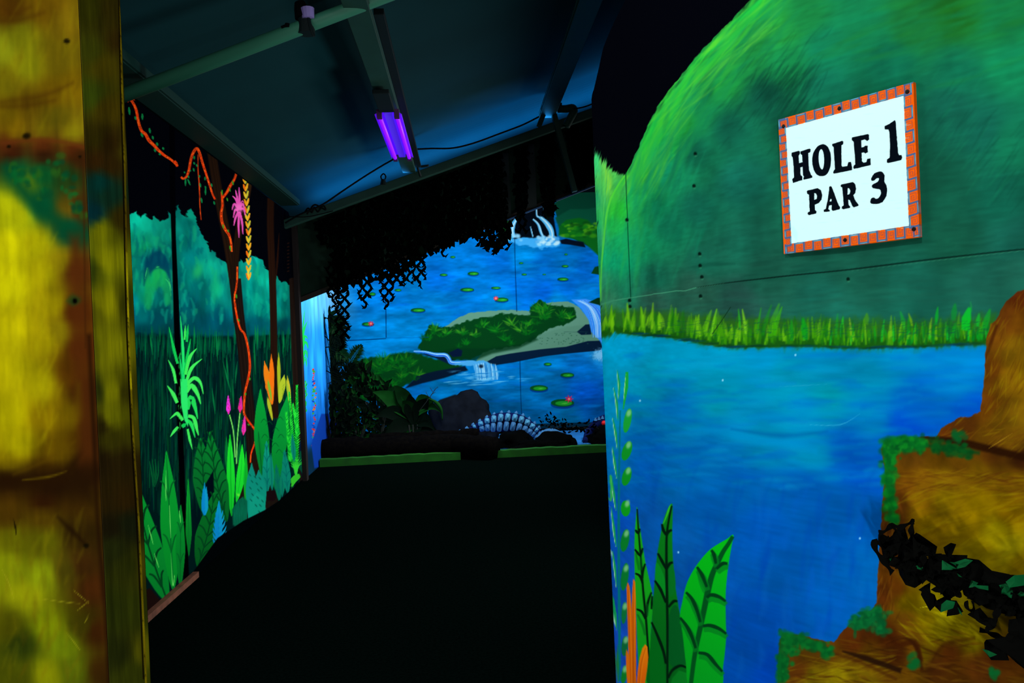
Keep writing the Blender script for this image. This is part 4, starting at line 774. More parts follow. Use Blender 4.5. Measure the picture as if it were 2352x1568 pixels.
    # ---- painted stones at the lower right
    st = [(2420, 640), (2352, 666), (2330, 675), (2312, 690), (2298, 712), (2288, 735), (2274, 745), (2266, 775), (2262, 820), (2262, 860), (2256, 905), (2252, 945), (2235, 955), (2205, 958), (2178, 972), (2162, 985), (2150, 1003), (2110, 1003), (2060, 1008), (2035, 1015), (2022, 1030), (2028, 1060), (2033, 1085), (2028, 1140), (2025, 1200), (2020, 1260), (2016, 1320), (2014, 1385), (1995, 1405), (1960, 1428), (1936, 1448), (1925, 1462),
          (1915, 1475), (1880, 1468), (1830, 1456), (1798, 1456), (1790, 1475), (1788, 1530), (1784, 1620), (1780, 2200), (4600, 2200), (4600, 480), (2700, 620)]
    sm = S.layer(lambda: S.poly(st, (255, 255, 255), 1.5, rough=1.5, seed=33, dens=30))
    S.field([(2340, 680, (85, 35, 8)), (2310, 730, (95, 50, 10)), (2335, 740, (110, 65, 8)), (2280, 780, (100, 60, 8)), (2330, 800, (120, 88, 8)), (2272, 850, (85, 45, 6)), (2320, 870, (118, 85, 6)), (2345, 860, (125, 92, 5)), (2265, 930, (95, 52, 6)), (2300, 960, (95, 66, 6)), (2340, 960, (122, 90, 8)), (2220, 980, (85, 45, 8)), (2260, 1000, (95, 62, 6)), (2330, 1010, (118, 82, 8)), (2190, 1000, (90, 42, 8)), (2280, 1040, (70, 38, 6)), (2345, 1050, (48, 22, 6)),
             (2100, 1050, (88, 55, 8)), (2150, 1050, (80, 52, 4)), (2200, 1065, (85, 55, 5)), (2080, 1100, (100, 62, 6)), (2120, 1100, (110, 75, 6)), (2180, 1100, (118, 88, 6)), (2250, 1090, (100, 72, 4)), (2330, 1110, (105, 75, 4)), (2060, 1150, (85, 45, 8)), (2120, 1160, (115, 82, 4)), (2170, 1150, (122, 98, 2)), (2250, 1160, (122, 98, 0)), (2320, 1180, (110, 82, 0)), (2050, 1200, (80, 42, 8)), (2130, 1200, (125, 98, 0)), (2220, 1210, (118, 95, 0)), (2290, 1220, (145, 130, 2)),
             (2320, 1260, (150, 138, 5)), (2250, 1270, (125, 108, 0)), (2345, 1290, (115, 95, 0)), (2030, 1280, (85, 45, 6)), (2028, 1360, (75, 35, 6)), (2060, 1350, (90, 48, 6)), (2100, 1330, (115, 92, 2)), (2085, 1380, (105, 85, 0)), (2140, 1380, (140, 128, 0)), (2170, 1410, (160, 152, 5)), (2130, 1420, (105, 88, 0)), (2080, 1430, (88, 55, 6)), (2200, 1440, (75, 65, 0)), (2150, 1460, (95, 82, 0)), (2260, 1460, (70, 58, 0)), (2300, 1420, (80, 62, 0)), (2240, 1470, (95, 85, 0)),
             (2000, 1440, (70, 32, 6)), (2040, 1460, (62, 26, 4)), (2100, 1480, (80, 50, 4)), (2120, 1500, (100, 80, 2)), (2180, 1500, (60, 28, 4)), (2280, 1500, (62, 28, 4)), (1960, 1470, (75, 34, 6)), (2000, 1500, (80, 50, 4)), (2060, 1500, (50, 22, 4)), (2150, 1530, (62, 30, 6)), (2250, 1530, (68, 34, 6)), (2340, 1500, (62, 32, 4)), (1900, 1500, (80, 48, 6)), (1850, 1490, (70, 45, 6)), (1830, 1540, (85, 45, 8)), (1870, 1560, (105, 90, 4)), (1920, 1550, (120, 105, 4)), (1980, 1560, (100, 80, 4)), (2080, 1560, (85, 55, 4)), (2200, 1565, (60, 32, 4))], sm, sig=26)
    n = fbm(S.a*40, S.z*40, 71, 4); S.C *= (1+(n[..., None]-.5)*.5*sm[..., None])
    def sb(n, box, a0, L, cols, w_=5, al=.35):
        for k in range(n):
            x = r.uniform(box[0], box[2]); y = r.uniform(box[1], box[3]); a = a0+r.uniform(-.35, .35); l = L*r.uniform(.4, 1.2)
            S.stroke([(x-math.cos(a)*l/2, y+math.sin(a)*l/2), (x+r.uniform(-2, 2), y+r.uniform(-2, 2)), (x+math.cos(a)*l/2, y-math.sin(a)*l/2)], w_*r.uniform(.3, 1.2), r.choice(cols), (.1, 1, .1), soft=2, alpha=al, n=2, mask=sm)
    oc = [(130, 95, 8), (95, 55, 8), (115, 80, 5), (75, 38, 8), (140, 118, 5)]
    sb(130, (2262, 680, 2352, 960), 1.2, 50, oc); sb(120, (2060, 1080, 2352, 1130), .1, 60, oc); sb(130, (2080, 1130, 2352, 1330), .35, 70, [(135, 112, 2), (120, 95, 0), (150, 135, 4), (100, 75, 2)], 8, .25); sb(80, (2015, 1180, 2070, 1420), 1.4, 40, [(110, 65, 10), (62, 28, 6), (90, 50, 8), (125, 85, 12)], 5); sb(110, (2080, 1380, 2300, 1470), -.5, 70, [(130, 118, 0), (70, 60, 0), (150, 140, 4), (95, 80, 0)], 8, .3)
    sb(120, (1940, 1450, 2352, 1568), -.1, 60, [(50, 22, 4), (85, 45, 6), (100, 68, 8), (40, 18, 4)], 7, .35); sb(90, (1800, 1500, 2050, 1568), .1, 60, [(120, 98, 6), (85, 50, 6), (135, 120, 6), (60, 30, 6)], 5, .35); sb(60, (2165, 960, 2352, 1040), .5, 50, oc)
    def ms(pts, w_, c, al=.9): S.stroke(pts, w_, c, (.2, 1, .9), soft=4, alpha=al, mask=sm)
    ms([(2110, 1003), (2180, 1010), (2260, 1028), (2360, 1052)], 18, (34, 14, 4)); ms([(1935, 1495), (1990, 1512), (2070, 1540)], 13, (30, 14, 6)); ms([(2262, 830), (2275, 790), (2290, 745)], 8, (62, 25, 6), .7)
    ms([(2030, 1440), (2060, 1480), (2100, 1475), (2115, 1520)], 14, (55, 22, 4), .8); ms([(2035, 1480), (2075, 1465), (2105, 1485), (2118, 1540)], 8, (45, 18, 4), .7); ms([(2140, 1520), (2170, 1480), (2240, 1465)], 10, (50, 22, 4), .5); ms([(1845, 1490), (1950, 1510), (2060, 1560)], 8, (60, 30, 6), .6)
    S.stroke([(2113, 1395), (2150, 1390)], 2, (210, 200, 30), alpha=.9, mask=sm); S.stroke([(2270, 1030), (2325, 995)], 3, (150, 115, 20), alpha=.8)
    for p, w_, c_ in (([(2030, 1034), (2050, 1018), (2090, 1014), (2130, 1016)], 30, (8, 108, 28)), ([(2040, 1020), (2044, 1080), (2044, 1140), (2048, 1195)], 24, (6, 92, 28)), ([(1960, 1440), (1990, 1425), (2020, 1395)], 26, (8, 88, 40)), ([(1796, 1568), (1800, 1500), (1812, 1470), (1850, 1472), (1905, 1500)], 26, (6, 90, 34)), ([(2100, 1018), (2180, 1030), (2250, 1040)], 12, (5, 62, 22))):
        S.stroke(p, w_, c_, (.6, 1, .5), soft=5, alpha=.85)
    gm = [(8, 115, 28), (5, 95, 30), (15, 130, 32), (4, 78, 26)]
    def moss(n, pts, sx, c=gm, rr=(3, 8)):
        for k in range(n*3):
            x, y = r.choice(pts); S.blob(x+r.gauss(0, sx), y+r.gauss(0, sx), r.uniform(*rr), r.uniform(*rr), r.choice(c), .6, noise=.8, seed=k)
    moss(95, [(2040, 1025), (2060, 1022), (2085, 1018), (2045, 1045), (2042, 1065), (2110, 1022)], 8); moss(34, [(2040, 1100), (2043, 1130), (2045, 1160), (2050, 1190)], 6, gm, (4, 9)); moss(26, [(2150, 1022), (2185, 1030), (2215, 1035)], 8, [(4, 62, 22), (8, 80, 25)], (4, 8))
    moss(60, [(1990, 1420), (2010, 1410), (1970, 1432), (2020, 1440)], 9, [(8, 92, 42), (5, 75, 35), (8, 105, 45)]); moss(80, [(1805, 1465), (1815, 1490), (1840, 1470), (1870, 1480), (1900, 1495), (1800, 1520), (1798, 1550)], 8, [(5, 90, 32), (8, 105, 35), (4, 75, 28)])
    moss(16, [(2100, 1520), (2280, 1545), (2205, 1003)], 7, [(8, 85, 35)], (4, 8)); S.stroke([(1792, 1490), (1788, 1568)], 9, (5, 88, 32), soft=3)
    ic = int(np.searchsorted(S.A, UC))+2
    S.C[:, :ic] = S.C[:, ic:ic+1]
paint_right()
RWo = RW.build('wall_right', PAINT, thick=0.018); tag(RWo, 'curved board wall painted with green hill, blue water and stones', kind='structure')

# ================================================================== NEAR LEFT STONE WALL
YP = 1.2
XP = float(hit(217., 784., 1, YP)[0]); YQ = float(hit(289., 784., 0, XP)[1]); YR = float(hit(311., 784., 0, XP)[1])
PF = board_Y(YP, XP-.36, XP-.0008, 0, 2.7, 230, 1150)
PS = board_X(XP, YP, YR, 0, 2.7, 75, 1150)
def paint_pillar():
    S = PF; r = random.Random(31)
    a = lambda L: [(x/1.96, y/1.96) for x, y in L]; b = lambda L: [(x/1.96, 768+y/1.96) for x, y in L]
    S.field([(20, 20, (80, 50, 5)), (100, 20, (95, 70, 5)), (160, 60, (105, 85, 8)), (10, 110, (130, 135, 15)), (50, 90, (115, 115, 10)), (60, 150, (125, 125, 10)), (20, 190, (110, 100, 8)), (140, 130, (105, 90, 8)), (170, 200, (115, 90, 5)), (120, 220, (105, 80, 5)), (60, 240, (90, 68, 5)), (20, 260, (105, 85, 5)), (130, 270, (90, 80, 8)), (170, 310, (125, 115, 10)), (100, 300, (105, 90, 8)), (30, 300, (115, 90, 5)),
             (20, 330, (85, 38, 12)), (100, 332, (88, 40, 12)), (170, 340, (80, 35, 10)), (30, 350, (55, 25, 8)), (100, 352, (50, 25, 8)), (180, 360, (58, 30, 8)), (40, 390, (10, 85, 42)), (100, 400, (10, 85, 38)), (150, 400, (30, 60, 20)), (60, 420, (70, 110, 20)), (100, 470, (5, 80, 45)), (150, 480, (90, 75, 12)), (160, 530, (5, 65, 42)), (180, 480, (60, 38, 10)),
             (10, 480, (190, 195, 8)), (40, 500, (175, 180, 8)), (20, 560, (205, 200, 5)), (80, 560, (170, 165, 5)), (100, 620, (165, 155, 5)), (30, 650, (205, 200, 5)), (120, 700, (155, 140, 5)), (30, 760, (190, 180, 5)), (100, 780, (165, 150, 5)), (140, 600, (130, 115, 8)), (140, 760, (130, 115, 8)), (30, 850, (190, 180, 5)), (90, 880, (165, 155, 5)), (30, 950, (185, 175, 3)), (100, 960, (130, 108, 3)), (40, 1020, (165, 155, 3)), (20, 1070, (140, 120, 3)),
             (175, 620, (88, 42, 12)), (175, 720, (80, 35, 8)), (185, 800, (85, 38, 8)), (165, 850, (85, 50, 5)), (160, 960, (100, 80, 3)), (180, 1000, (75, 50, 3)), (195, 900, (52, 25, 6)), (205, 1000, (45, 22, 6)), (130, 1030, (95, 72, 3)), (100, 1085, (65, 42, 3)), (20, 1105, (45, 22, 5)), (120, 1110, (35, 18, 4)), (200, 1080, (40, 20, 5)), (20, 1135, (75, 50, 5)), (100, 1150, (45, 22, 5)), (180, 1150, (60, 38, 5)), (210, 1150, (60, 40, 5)),
             (20, 1180, (70, 48, 5)), (100, 1190, (80, 60, 5)), (30, 1240, (95, 95, 5)), (100, 1240, (90, 90, 5)), (180, 1230, (45, 30, 5)), (20, 1300, (125, 135, 8)), (100, 1320, (130, 145, 10)), (60, 1370, (145, 150, 8)), (150, 1310, (70, 62, 8)), (190, 1300, (60, 35, 8)), (215, 1350, (70, 35, 8)), (20, 1440, (85, 85, 5)), (50, 1480, (45, 58, 8)), (110, 1440, (120, 135, 5)), (150, 1480, (110, 130, 8)), (190, 1440, (60, 55, 5)), (220, 1450, (60, 30, 6)), (40, 1550, (70, 75, 5)), (110, 1550, (120, 125, 5)), (170, 1540, (85, 100, 8)), (230, 1540, (50, 30, 5))], sig=26)
    S.C *= (1+(fbm(S.a*25, S.z*18, 83, 4)[..., None]-.5)*.4); S.C *= (1+(fbm(S.a*150, S.z*18, 87, 2)[..., None]-.5)*.18)
    for k in range(420):
        x = r.uniform(0, 190); y = r.uniform(0, 1568); c = r.choice([(120, 100, 8), (90, 70, 6), (140, 130, 8)]) if y < 320 or y > 1150 else r.choice([(200, 195, 10), (165, 155, 5), (185, 170, 5)])
        if (320 < y < 560) or 1050 < y < 1200 or (x > 130 and 480 < y < 1100): continue
        l = r.uniform(20, 60); t = r.uniform(1.0, 1.8); S.stroke([(x, y), (x+math.cos(t)*l, y-math.sin(t)*l)], r.uniform(3, 10), c, soft=5, alpha=.22)
    for p in (a([(0, 95), (80, 90), (140, 75), (200, 55)]), a([(0, 460), (150, 440), (250, 410), (330, 370)]), a([(0, 480), (120, 475), (250, 450)]), a([(0, 20), (60, 60), (140, 30)])): S.stroke(p, 9, (70, 42, 5), (.5, 1, .2), soft=6, alpha=.6)
    for p in (a([(20, 740), (120, 880), (250, 990), (380, 1080)]), ): S.stroke(p, 34, (4, 75, 42), (.4, 1, .9), soft=12, alpha=.85)
    for k in range(60): x, y = r.choice(a([(60, 760), (150, 790), (250, 760), (300, 800), (200, 870), (330, 860), (100, 800), (340, 940)])); S.blob(x+r.gauss(0, 9), y+r.gauss(0, 9), r.uniform(4, 10), r.uniform(4, 10), r.choice([(8, 90, 40), (10, 105, 42), (40, 95, 25), (5, 70, 40)]), .55, noise=.9, seed=k)
    S.stroke(a([(0, 645), (150, 630), (290, 640), (380, 665)]), 9, (98, 48, 14), (1, 1, 1), soft=3, alpha=.7)
    S.stroke([(-20, 1108), (60, 1104), (140, 1108), (215, 1120)], 62, (34, 18, 5), (1, 1, 1), soft=16, alpha=.8); S.stroke([(205, 900), (200, 1000), (206, 1090)], 34, (42, 22, 5), (.3, 1, 1), soft=12, alpha=.7)
    S.stroke(b([(0, 650), (150, 665), (280, 650), (320, 600), (380, 520)]), 20, (38, 20, 4), (1, 1, .5), soft=8, alpha=.8); S.stroke(b([(60, 630), (200, 570), (280, 520), (340, 480)]), 8, (95, 70, 4), soft=5, alpha=.6); S.stroke(b([(100, 655), (220, 640), (300, 615)]), 5, (110, 90, 5), soft=2, alpha=.8)
    S.stroke(b([(260, 820), (330, 890), (390, 950)]), 12, (30, 16, 4), soft=5, alpha=.8); S.stroke(b([(60, 830), (70, 870), (72, 900)]), 4, (12, 8, 4))
    for p in (b([(190, 1190), (300, 1205), (360, 1210)]), b([(10, 1060), (40, 1120), (65, 1200)]), b([(330, 1150), (400, 1210)]), b([(350, 1240), (400, 1200)]), b([(300, 1340), (360, 1420)]), b([(380, 1300), (400, 1260)])): S.stroke(p, 1.8, (170, 165, 30), alpha=.7)
    for x, y, R in (a([(118, 612)])[0]+(9,), a([(300, 185)])[0]+(6,), a([(40, 660)])[0]+(5,), b([(388, 950)])[0]+(7,), (172, 691, 9), a([(360, 705)])[0]+(4,)): S.blob(x, y, R, R*.8, (16, 12, 3), .9, noise=.7)
    S.stroke([(172, 540), (176, 620), (178, 720), (188, 830), (198, 940), (205, 1060)], 46, (84, 40, 10), (.5, 1, .9), soft=14, alpha=.75)
    S.stroke([(150, 1000), (175, 950), (180, 880)], 22, (100, 78, 4), (.3, 1, .3), soft=10, alpha=.5)
    S.blob(172, 690, 13, 12, (10, 80, 30), .5, noise=1.2); S.blob(172, 691, 5, 6, (4, 4, 2), 1)
    S.stroke(b([(400, 0), (425, 500), (440, 850), (480, 1300), (490, 1568)]), 9, (30, 14, 4), (1, 1, 1), soft=5, alpha=.7)
    S.stroke(a([(368, 0), (372, 600)]), 3, (150, 130, 20), (1, 1, 1), soft=2, alpha=.45); S.stroke(a([(375, 680), (385, 1568)]), 4, (60, 30, 8), (1, 1, 1), soft=2, alpha=.6)
    S = PS
    S.field([(210, 20, (45, 45, 5)), (250, 20, (42, 35, 5)), (210, 120, (55, 58, 8)), (240, 150, (72, 62, 5)), (210, 220, (52, 65, 10)), (245, 250, (68, 55, 5)), (220, 320, (45, 38, 5)), (250, 330, (42, 28, 5)), (220, 370, (50, 30, 6)), (255, 380, (48, 32, 6)), (230, 420, (5, 52, 45)), (250, 450, (15, 45, 30)), (215, 490, (5, 45, 50)), (235, 530, (110, 110, 5)), (245, 600, (140, 138, 6)), (215, 620, (50, 60, 10)), (245, 700, (135, 130, 5)), (215, 720, (72, 70, 8)), (250, 800, (120, 118, 6)), (225, 800, (85, 85, 8)),
             (260, 900, (120, 118, 5)), (225, 900, (38, 42, 8)), (260, 960, (95, 95, 5)), (230, 980, (35, 28, 5)), (255, 1010, (52, 48, 5)), (235, 1060, (32, 22, 6)), (290, 1060, (36, 26, 6)), (240, 1150, (34, 24, 5)), (290, 1150, (42, 28, 5)), (250, 1210, (22, 18, 6)), (300, 1200, (22, 26, 10)), (260, 1260, (30, 34, 8)), (300, 1300, (38, 42, 6)), (260, 1400, (34, 40, 6)), (305, 1400, (42, 48, 6)), (270, 1500, (28, 32, 6)), (310, 1550, (45, 50, 6)),
             (276, 100, (42, 30, 5)), (280, 500, (50, 40, 5)), (290, 900, (52, 48, 5)), (300, 350, (75, 68, 8)), (292, 120, (62, 55, 6)), (300, 700, (60, 60, 6)), (312, 1000, (62, 58, 6)), (330, 1300, (62, 58, 6)), (340, 1500, (80, 78, 6))], sig=20)
    S.C *= (1+(fbm(S.a*60, S.z*12, 91, 4)[..., None]-.5)*.5); S.C *= (1+(fbm(S.a*400, S.z*25, 93, 2)[..., None]-.5)*.2)
    S.stroke([(232, 520), (238, 620), (240, 760), (258, 960)], 44, (140, 138, 6), (.4, 1, .6), soft=14, alpha=.35)
    S.stroke([(273, -20), (277, 200), (283, 400), (287, 600), (292, 780), (302, 1000), (314, 1200), (330, 1560)], 3.5, (14, 8, 2), (1, 1, 1), soft=1.2)
    for y in range(0, 1568, 9):
        x = np.interp(y, [0, 200, 400, 600, 780, 1000, 1200, 1560], [276, 280, 287, 291, 296, 306, 319, 335])
        f = .5+.5*vnoise(np.array(y/40.), np.array(3.3), 5); c = (190*f+30, 180*f+20, 10) if 580 < y < 900 else (120*f+20, 110*f+10, 6)
        S.stroke([(x, y-6), (x+.4, y+6)], 4.5, tuple(float(v) for v in c), (.6, 1, .6), soft=1.4, alpha=.85)
        if r.random() < .25: S.stroke([(x-1, y), (x+1, y+10)], 3, (12, 8, 2))
paint_pillar()
PFo = PF.build('wall_entrance', PAINT, thick=0.006); tag(PFo, 'near entrance wall painted as yellow mossy stone blocks', kind='structure')
PSo = PS.build('jamb', PAINT, thick=0.0015, flip=True); PSo.parent = PFo
bk = MB(); bk.box((XP-.36, YP+.007, 0), (XP-.0025, YR-.001, 2.7)); o_ = bk.build('core', mat('raw_plywood', rgb(60, 45, 20), .8, var=.3), PFo)
bk = MB(); bk.box((-1.735, YP+.001, 0), (XP-.361, YR-.001, 2.7)); o_ = bk.build('side_board', mat('ochre_stone_paint', rgb(150, 140, 10), .8, c2=rgb(60, 35, 8), scale=3), PFo)
bk = MB(); bk.box((-1.765, YR, 0), (-1.735, 3.6, 2.79)); o_ = bk.build('wall_left_near', mat('black_wall_paint', rgb(3, 4, 8), .9, spec=0)); tag(o_, 'plain black board wall between entrance and mural', kind='structure')

# ================================================================== SIGN
PLn = CAM+ray(1787.6, 276.4)*1.755; PRn = CAM+ray(2097.6, 186.)*1.52
zb, zt_ = 1.562, 1.8625
O_ = np.array([PLn[0], PLn[1], 0]); U_ = np.array([PRn[0]-PLn[0], PRn[1]-PLn[1], 0]); WS = np.linalg.norm(U_); U_ = U_/WS; N_ = np.array([U_[1], -U_[0], 0.0])
if N_@(CAM-O_) < 0: N_ = -N_
def sign_inv(px, py):
    d = ray(px, py); t = ((O_-CAM)@N_)/(d@N_); P = CAM+d*t[..., None]; return (P-O_)@U_, P[..., 2]
SG = Board(np.linspace(0, WS, 400), np.linspace(zb, zt_, 440), lambda a, z: O_+a[..., None]*U_+np.stack([0*z, 0*z, z], -1), sign_inv)
def paint_sign():
    S = SG; r = random.Random(2); S.fill((232, 92, 12)); S.C *= 1+(fbm(S.a*120, S.z*120, 5, 3)[..., None]-.5)*.12
    TL, TR, BR, BL = [np.array(p, float) for p in ((1787.6, 276.4), (2097.6, 186), (2120.6, 542), (1805, 583.6))]
    iTL, iTR, iBR, iBL = [np.array(p, float) for p in ((1805, 294), (2075.4, 219.8), (2087.7, 518.5), (1818, 559))]
    BLU, CYN, SPI = (62, 95, 145), (85, 185, 205), (135, 70, 80)
    def side(a, b, ia, ib, n, lim=1.0, vd=None):
        for k in range(n):
            t0, t1 = (k+.06)/n, (k+.94)/n
            def pt(t, q):
                o = a+(b-a)*t; e = (b-a)/np.hypot(*(b-a)); h0 = (ia-a)-e*((ia-a)@e); h1 = (ib-b)-e*((ib-b)@e); v = vd/np.hypot(*vd)
                # step straight in from the edge, parallel to the neighbouring sides
                h = h0*(1-t)+h1*t; k_ = np.hypot(*h)/max(.3, abs(v@(h/np.hypot(*h)))); return o+v*k_*(1-lim+q*lim)
            S.stroke([tuple(pt(k/n, .0)), tuple(pt(k/n+.002, 1))], 4.6, BLU, (1, 1, 1), soft=1, alpha=.9)
            qe = .1 if k % 2 == 0 else .93
            S.stroke([tuple(pt(k/n, qe)), tuple(pt((k+1)/n, qe))], 4.8, BLU, (1, 1, 1), soft=1, alpha=.85)
            S.stroke([tuple(pt(t0, qe-.03)), tuple(pt(t1, qe-.03))], 1.9, CYN, (.5, 1, .6), soft=1, alpha=.9)
            c0, c1 = (.25, .95) if k % 2 == 0 else (.1, .8)
            sp = [(.2, 1), (.2, .12), (.82, .12), (.82, .8), (.42, .8), (.42, .42), (.64, .42), (.64, .6)]
            S.stroke([tuple(pt(t0+(t1-t0)*x, c0+(c1-c0)*y)) for x, y in sp], 1.7, SPI, (1, 1, 1), soft=1, alpha=.8, smooth=False)
    side(TL, TR, iTL, iTR, 15, vd=BL-TL); side(BL, BR, iBL, iBR, 15, vd=TL-BL); side(TL, BL, iTL, iBL, 17, vd=TR-TL)
    side(TR, BR, iTR, iBR, 13, .8, vd=TL-TR)
    S.poly([tuple(p) for p in (iTL, iTR, iBR, iBL)], (205, 252, 255), 1.2, rough=.7)
    S.stroke([(1821, 520), (1830, 552)], 14, (180, 235, 255), soft=10, alpha=.5)
    for k in range(60): x = r.uniform(1820, 2080); y = r.uniform(240, 540); S.stroke([(x, y), (x+r.uniform(6, 30), y-r.uniform(0, 3))], 1.5, (185, 240, 245), soft=1.5, alpha=.5)
    g = lambda L, dy=0: [(1780+x/6.533, 180+(y+dy)/6.533) for x, y in L]; BK = (6, 12, 20)
    def T(L, dy=0, c=BK): S.poly(g(L, dy), c, 1.3, dens=0, rough=.5)
    T([(250, 1115), (300, 1100), (355, 1085), (372, 1095), (375, 1130), (355, 1160), (362, 1270), (415, 1256), (405, 1150), (382, 1135), (380, 1095), (520, 1052), (535, 1065), (533, 1105), (500, 1120), (505, 1270), (512, 1370), (540, 1440), (562, 1465), (560, 1490), (430, 1520), (425, 1500), (435, 1470), (420, 1450), (415, 1325), (380, 1338), (385, 1450), (410, 1470), (410, 1525), (270, 1568), (258, 1510), (285, 1490), (280, 1330), (265, 1190), (248, 1160)])
    S.poly(cr(g([(735, 988), (790, 1025), (830, 1110), (842, 1230), (825, 1350), (775, 1440), (700, 1467), (625, 1440), (575, 1350), (558, 1230), (575, 1120), (630, 1030), (685, 995)]), 4, True), BK, 1.3, dens=0, rough=.5)
    S.poly(cr(g([(692, 1062), (722, 1100), (738, 1210), (730, 1320), (708, 1366), (675, 1325), (655, 1220), (662, 1110)]), 4, True), (205, 252, 255), 1.3, dens=0)
    T([(857, 985), (1010, 935), (1027, 950), (1025, 985), (997, 1005), (1000, 1305), (1010, 1325), (1085, 1315), (1100, 1255), (1140, 1250), (1158, 1330), (1155, 1375), (885, 1430), (872, 1415), (885, 1380), (900, 1360), (890, 1200), (880, 1030), (858, 1010)])
    T([(1155, 885), (1395, 835), (1413, 850), (1412, 915), (1385, 940), (1345, 915), (1295, 930), (1298, 1035), (1335, 1030), (1350, 1010), (1390, 1008), (1395, 1105), (1355, 1128), (1330, 1110), (1300, 1118), (1305, 1240), (1330, 1265), (1370, 1255), (1385, 1205), (1435, 1200), (1438, 1300), (1190, 1358), (1175, 1345), (1180, 1310), (1205, 1290), (1195, 1130), (1180, 950), (1152, 925)])
    T([(1645, 715), (1720, 680), (1800, 625), (1812, 650), (1830, 900), (1850, 1130), (1862, 1150), (1900, 1148), (1910, 1190), (1895, 1225), (1700, 1270), (1678, 1260), (1680, 1215), (1720, 1190), (1728, 1000), (1715, 800), (1700, 765), (1645, 765)])
    D = 1306.6
    T([(480, 385), (495, 372), (640, 340), (690, 370), (708, 440), (700, 510), (660, 560), (598, 590), (600, 665), (625, 690), (618, 720), (510, 745), (488, 725), (495, 700), (520, 690), (515, 560), (510, 440), (482, 420)], D); WH = (205, 252, 255)
    T([(590, 415), (615, 420), (632, 455), (625, 500), (590, 515)], D, WH)
    T([(830, 308), (850, 315), (880, 390), (930, 530), (960, 600), (980, 625), (972, 655), (870, 683), (850, 665), (850, 595), (812, 600), (800, 655), (825, 675), (820, 690), (735, 697), (730, 665), (762, 650), (790, 520), (810, 380), (815, 320)], D); T([(835, 500), (850, 510), (845, 540), (820, 538)], D, WH)
    T([(985, 295), (1000, 282), (1170, 248), (1205, 280), (1217, 350), (1205, 410), (1175, 445), (1210, 530), (1255, 590), (1250, 605), (1185, 627), (1160, 610), (1125, 520), (1100, 510), (1105, 590), (1130, 615), (1125, 635), (1030, 657), (1003, 645), (1005, 615), (1030, 600), (1020, 450), (1010, 330), (988, 318)], D); T([(1092, 340), (1115, 345), (1130, 380), (1120, 430), (1088, 437)], D, WH)
    T(cr([(1450, 180), (1490, 120), (1560, 90), (1610, 95), (1645, 150), (1640, 240), (1675, 300), (1682, 380), (1670, 460), (1610, 550), (1530, 577), (1440, 570), (1430, 530), (1450, 490), (1490, 480), (1510, 498), (1550, 490), (1590, 430), (1585, 380), (1560, 355), (1470, 340), (1455, 300), (1480, 275), (1540, 245), (1560, 205), (1550, 190), (1520, 195), (1490, 225), (1455, 230), (1443, 210)], 2, True), D)
paint_sign()
TS = 0.02
SIGN = empty('wooden_sign', tuple(O_+U_*WS/2-N_*TS+np.array([0, 0, zb])), 'square white hole number sign with orange patterned border on the green wall', 'sign')
so = SG.build('board', PAINT, thick=TS); so.location = -SIGN.location; so.parent = SIGN
_at = so.data.color_attributes['paint']; _n = len(_at.data); _b = np.zeros(_n*4, np.float32); _at.data.foreach_get('color', _b); _b = _b.reshape(-1, 4); _b[SG.na*SG.nb:, :3] = rgb(235, 90, 8); _at.data.foreach_set('color', _b.ravel())
dark = mat('rusty_screw', rgb(22, 14, 12), .5, .6)
for x, y in ((1799.5, 290), (1928, 249), (2084, 210.5), (2099, 526), (1941, 551)):
    d = ray(float(x), float(y)); t = float(((O_-CAM)@N_)/(d@N_)); c = Vector(CAM+d*t)
    s = MB(); s.tube([c-Vector(N_)*.004, c+Vector(N_)*.0006, c+Vector(N_)*.0012], [.0042, .0042, .0026], 12); s.build('screw', dark, SIGN)

# ================================================================== FLOOR, ROOF, STEELWORK
FL = MB(); FL.box((-3.2, -2.5, -.06), (6, 13, 0)); FLo = FL.build('floor', mat('black_carpet', rgb(3, 10, 8), .95, var=.5, scale=70, spec=.0)); tag(FLo, 'black carpet floor', kind='structure')
RS = 0.335                                     # roof slope, rising to the right
def zr(x): return 2.84+RS*(x+1.735)
M_CEIL = mat('dim_lit_roof_sheet', rgb(8, 44, 48), .8, spec=.05, var=.25, scale=1.3)  # whitish sheet; the dim teal light is put into this colour
M_STEEL = mat('painted_steel', rgb(22, 56, 48), .55, spec=.2, var=.2, scale=8)
M_STEELD = mat('dark_steel', rgb(10, 22, 24), .6, spec=.1)
M_BLK = mat('black_plastic', rgb(4, 6, 8), .8, spec=.05)
cl = MB()
ub0 = atY(655., 515., 8.42); ub1 = atY(1352., 262., 8.42)
def z_end(x): return float(ub0.z+(ub1.z-ub0.z)*(x-ub0.x)/(ub1.x-ub0.x))-.05
def zc(x, y):                                   # the sheet sags a little between the rails and curves down behind the beam
    base = zr(x)+.14-.05*abs(math.sin(math.pi*(y-.12)/3.94)); t = min(1, max(0, (y-7.86)/.56)); t = t*t*(3-2*t)
    return base*(1-t)+z_end(x)*t
xs = np.linspace(-1.9, 5.2, 2); ys = np.concatenate([np.linspace(-1.0, 7.8, 50), np.linspace(7.84, 8.42, 24)])
for i in range(len(ys)-1):
    a_, b_ = ys[i], ys[i+1]
    lo = [(xs[0], a_, zc(xs[0], a_)), (xs[1], a_, zc(xs[1], a_)), (xs[1], b_, zc(xs[1], b_)), (xs[0], b_, zc(xs[0], b_))]
    cl.add(lo+[(x, y, z+.03) for x, y, z in lo], [(0, 3, 2, 1), (4, 5, 6, 7), (0, 1, 5, 4), (2, 3, 7, 6)])
CLo = cl.build('ceiling', M_CEIL, smooth=False); tag(CLo, 'sloping roof sheet with dim teal light in its colour', kind='structure')
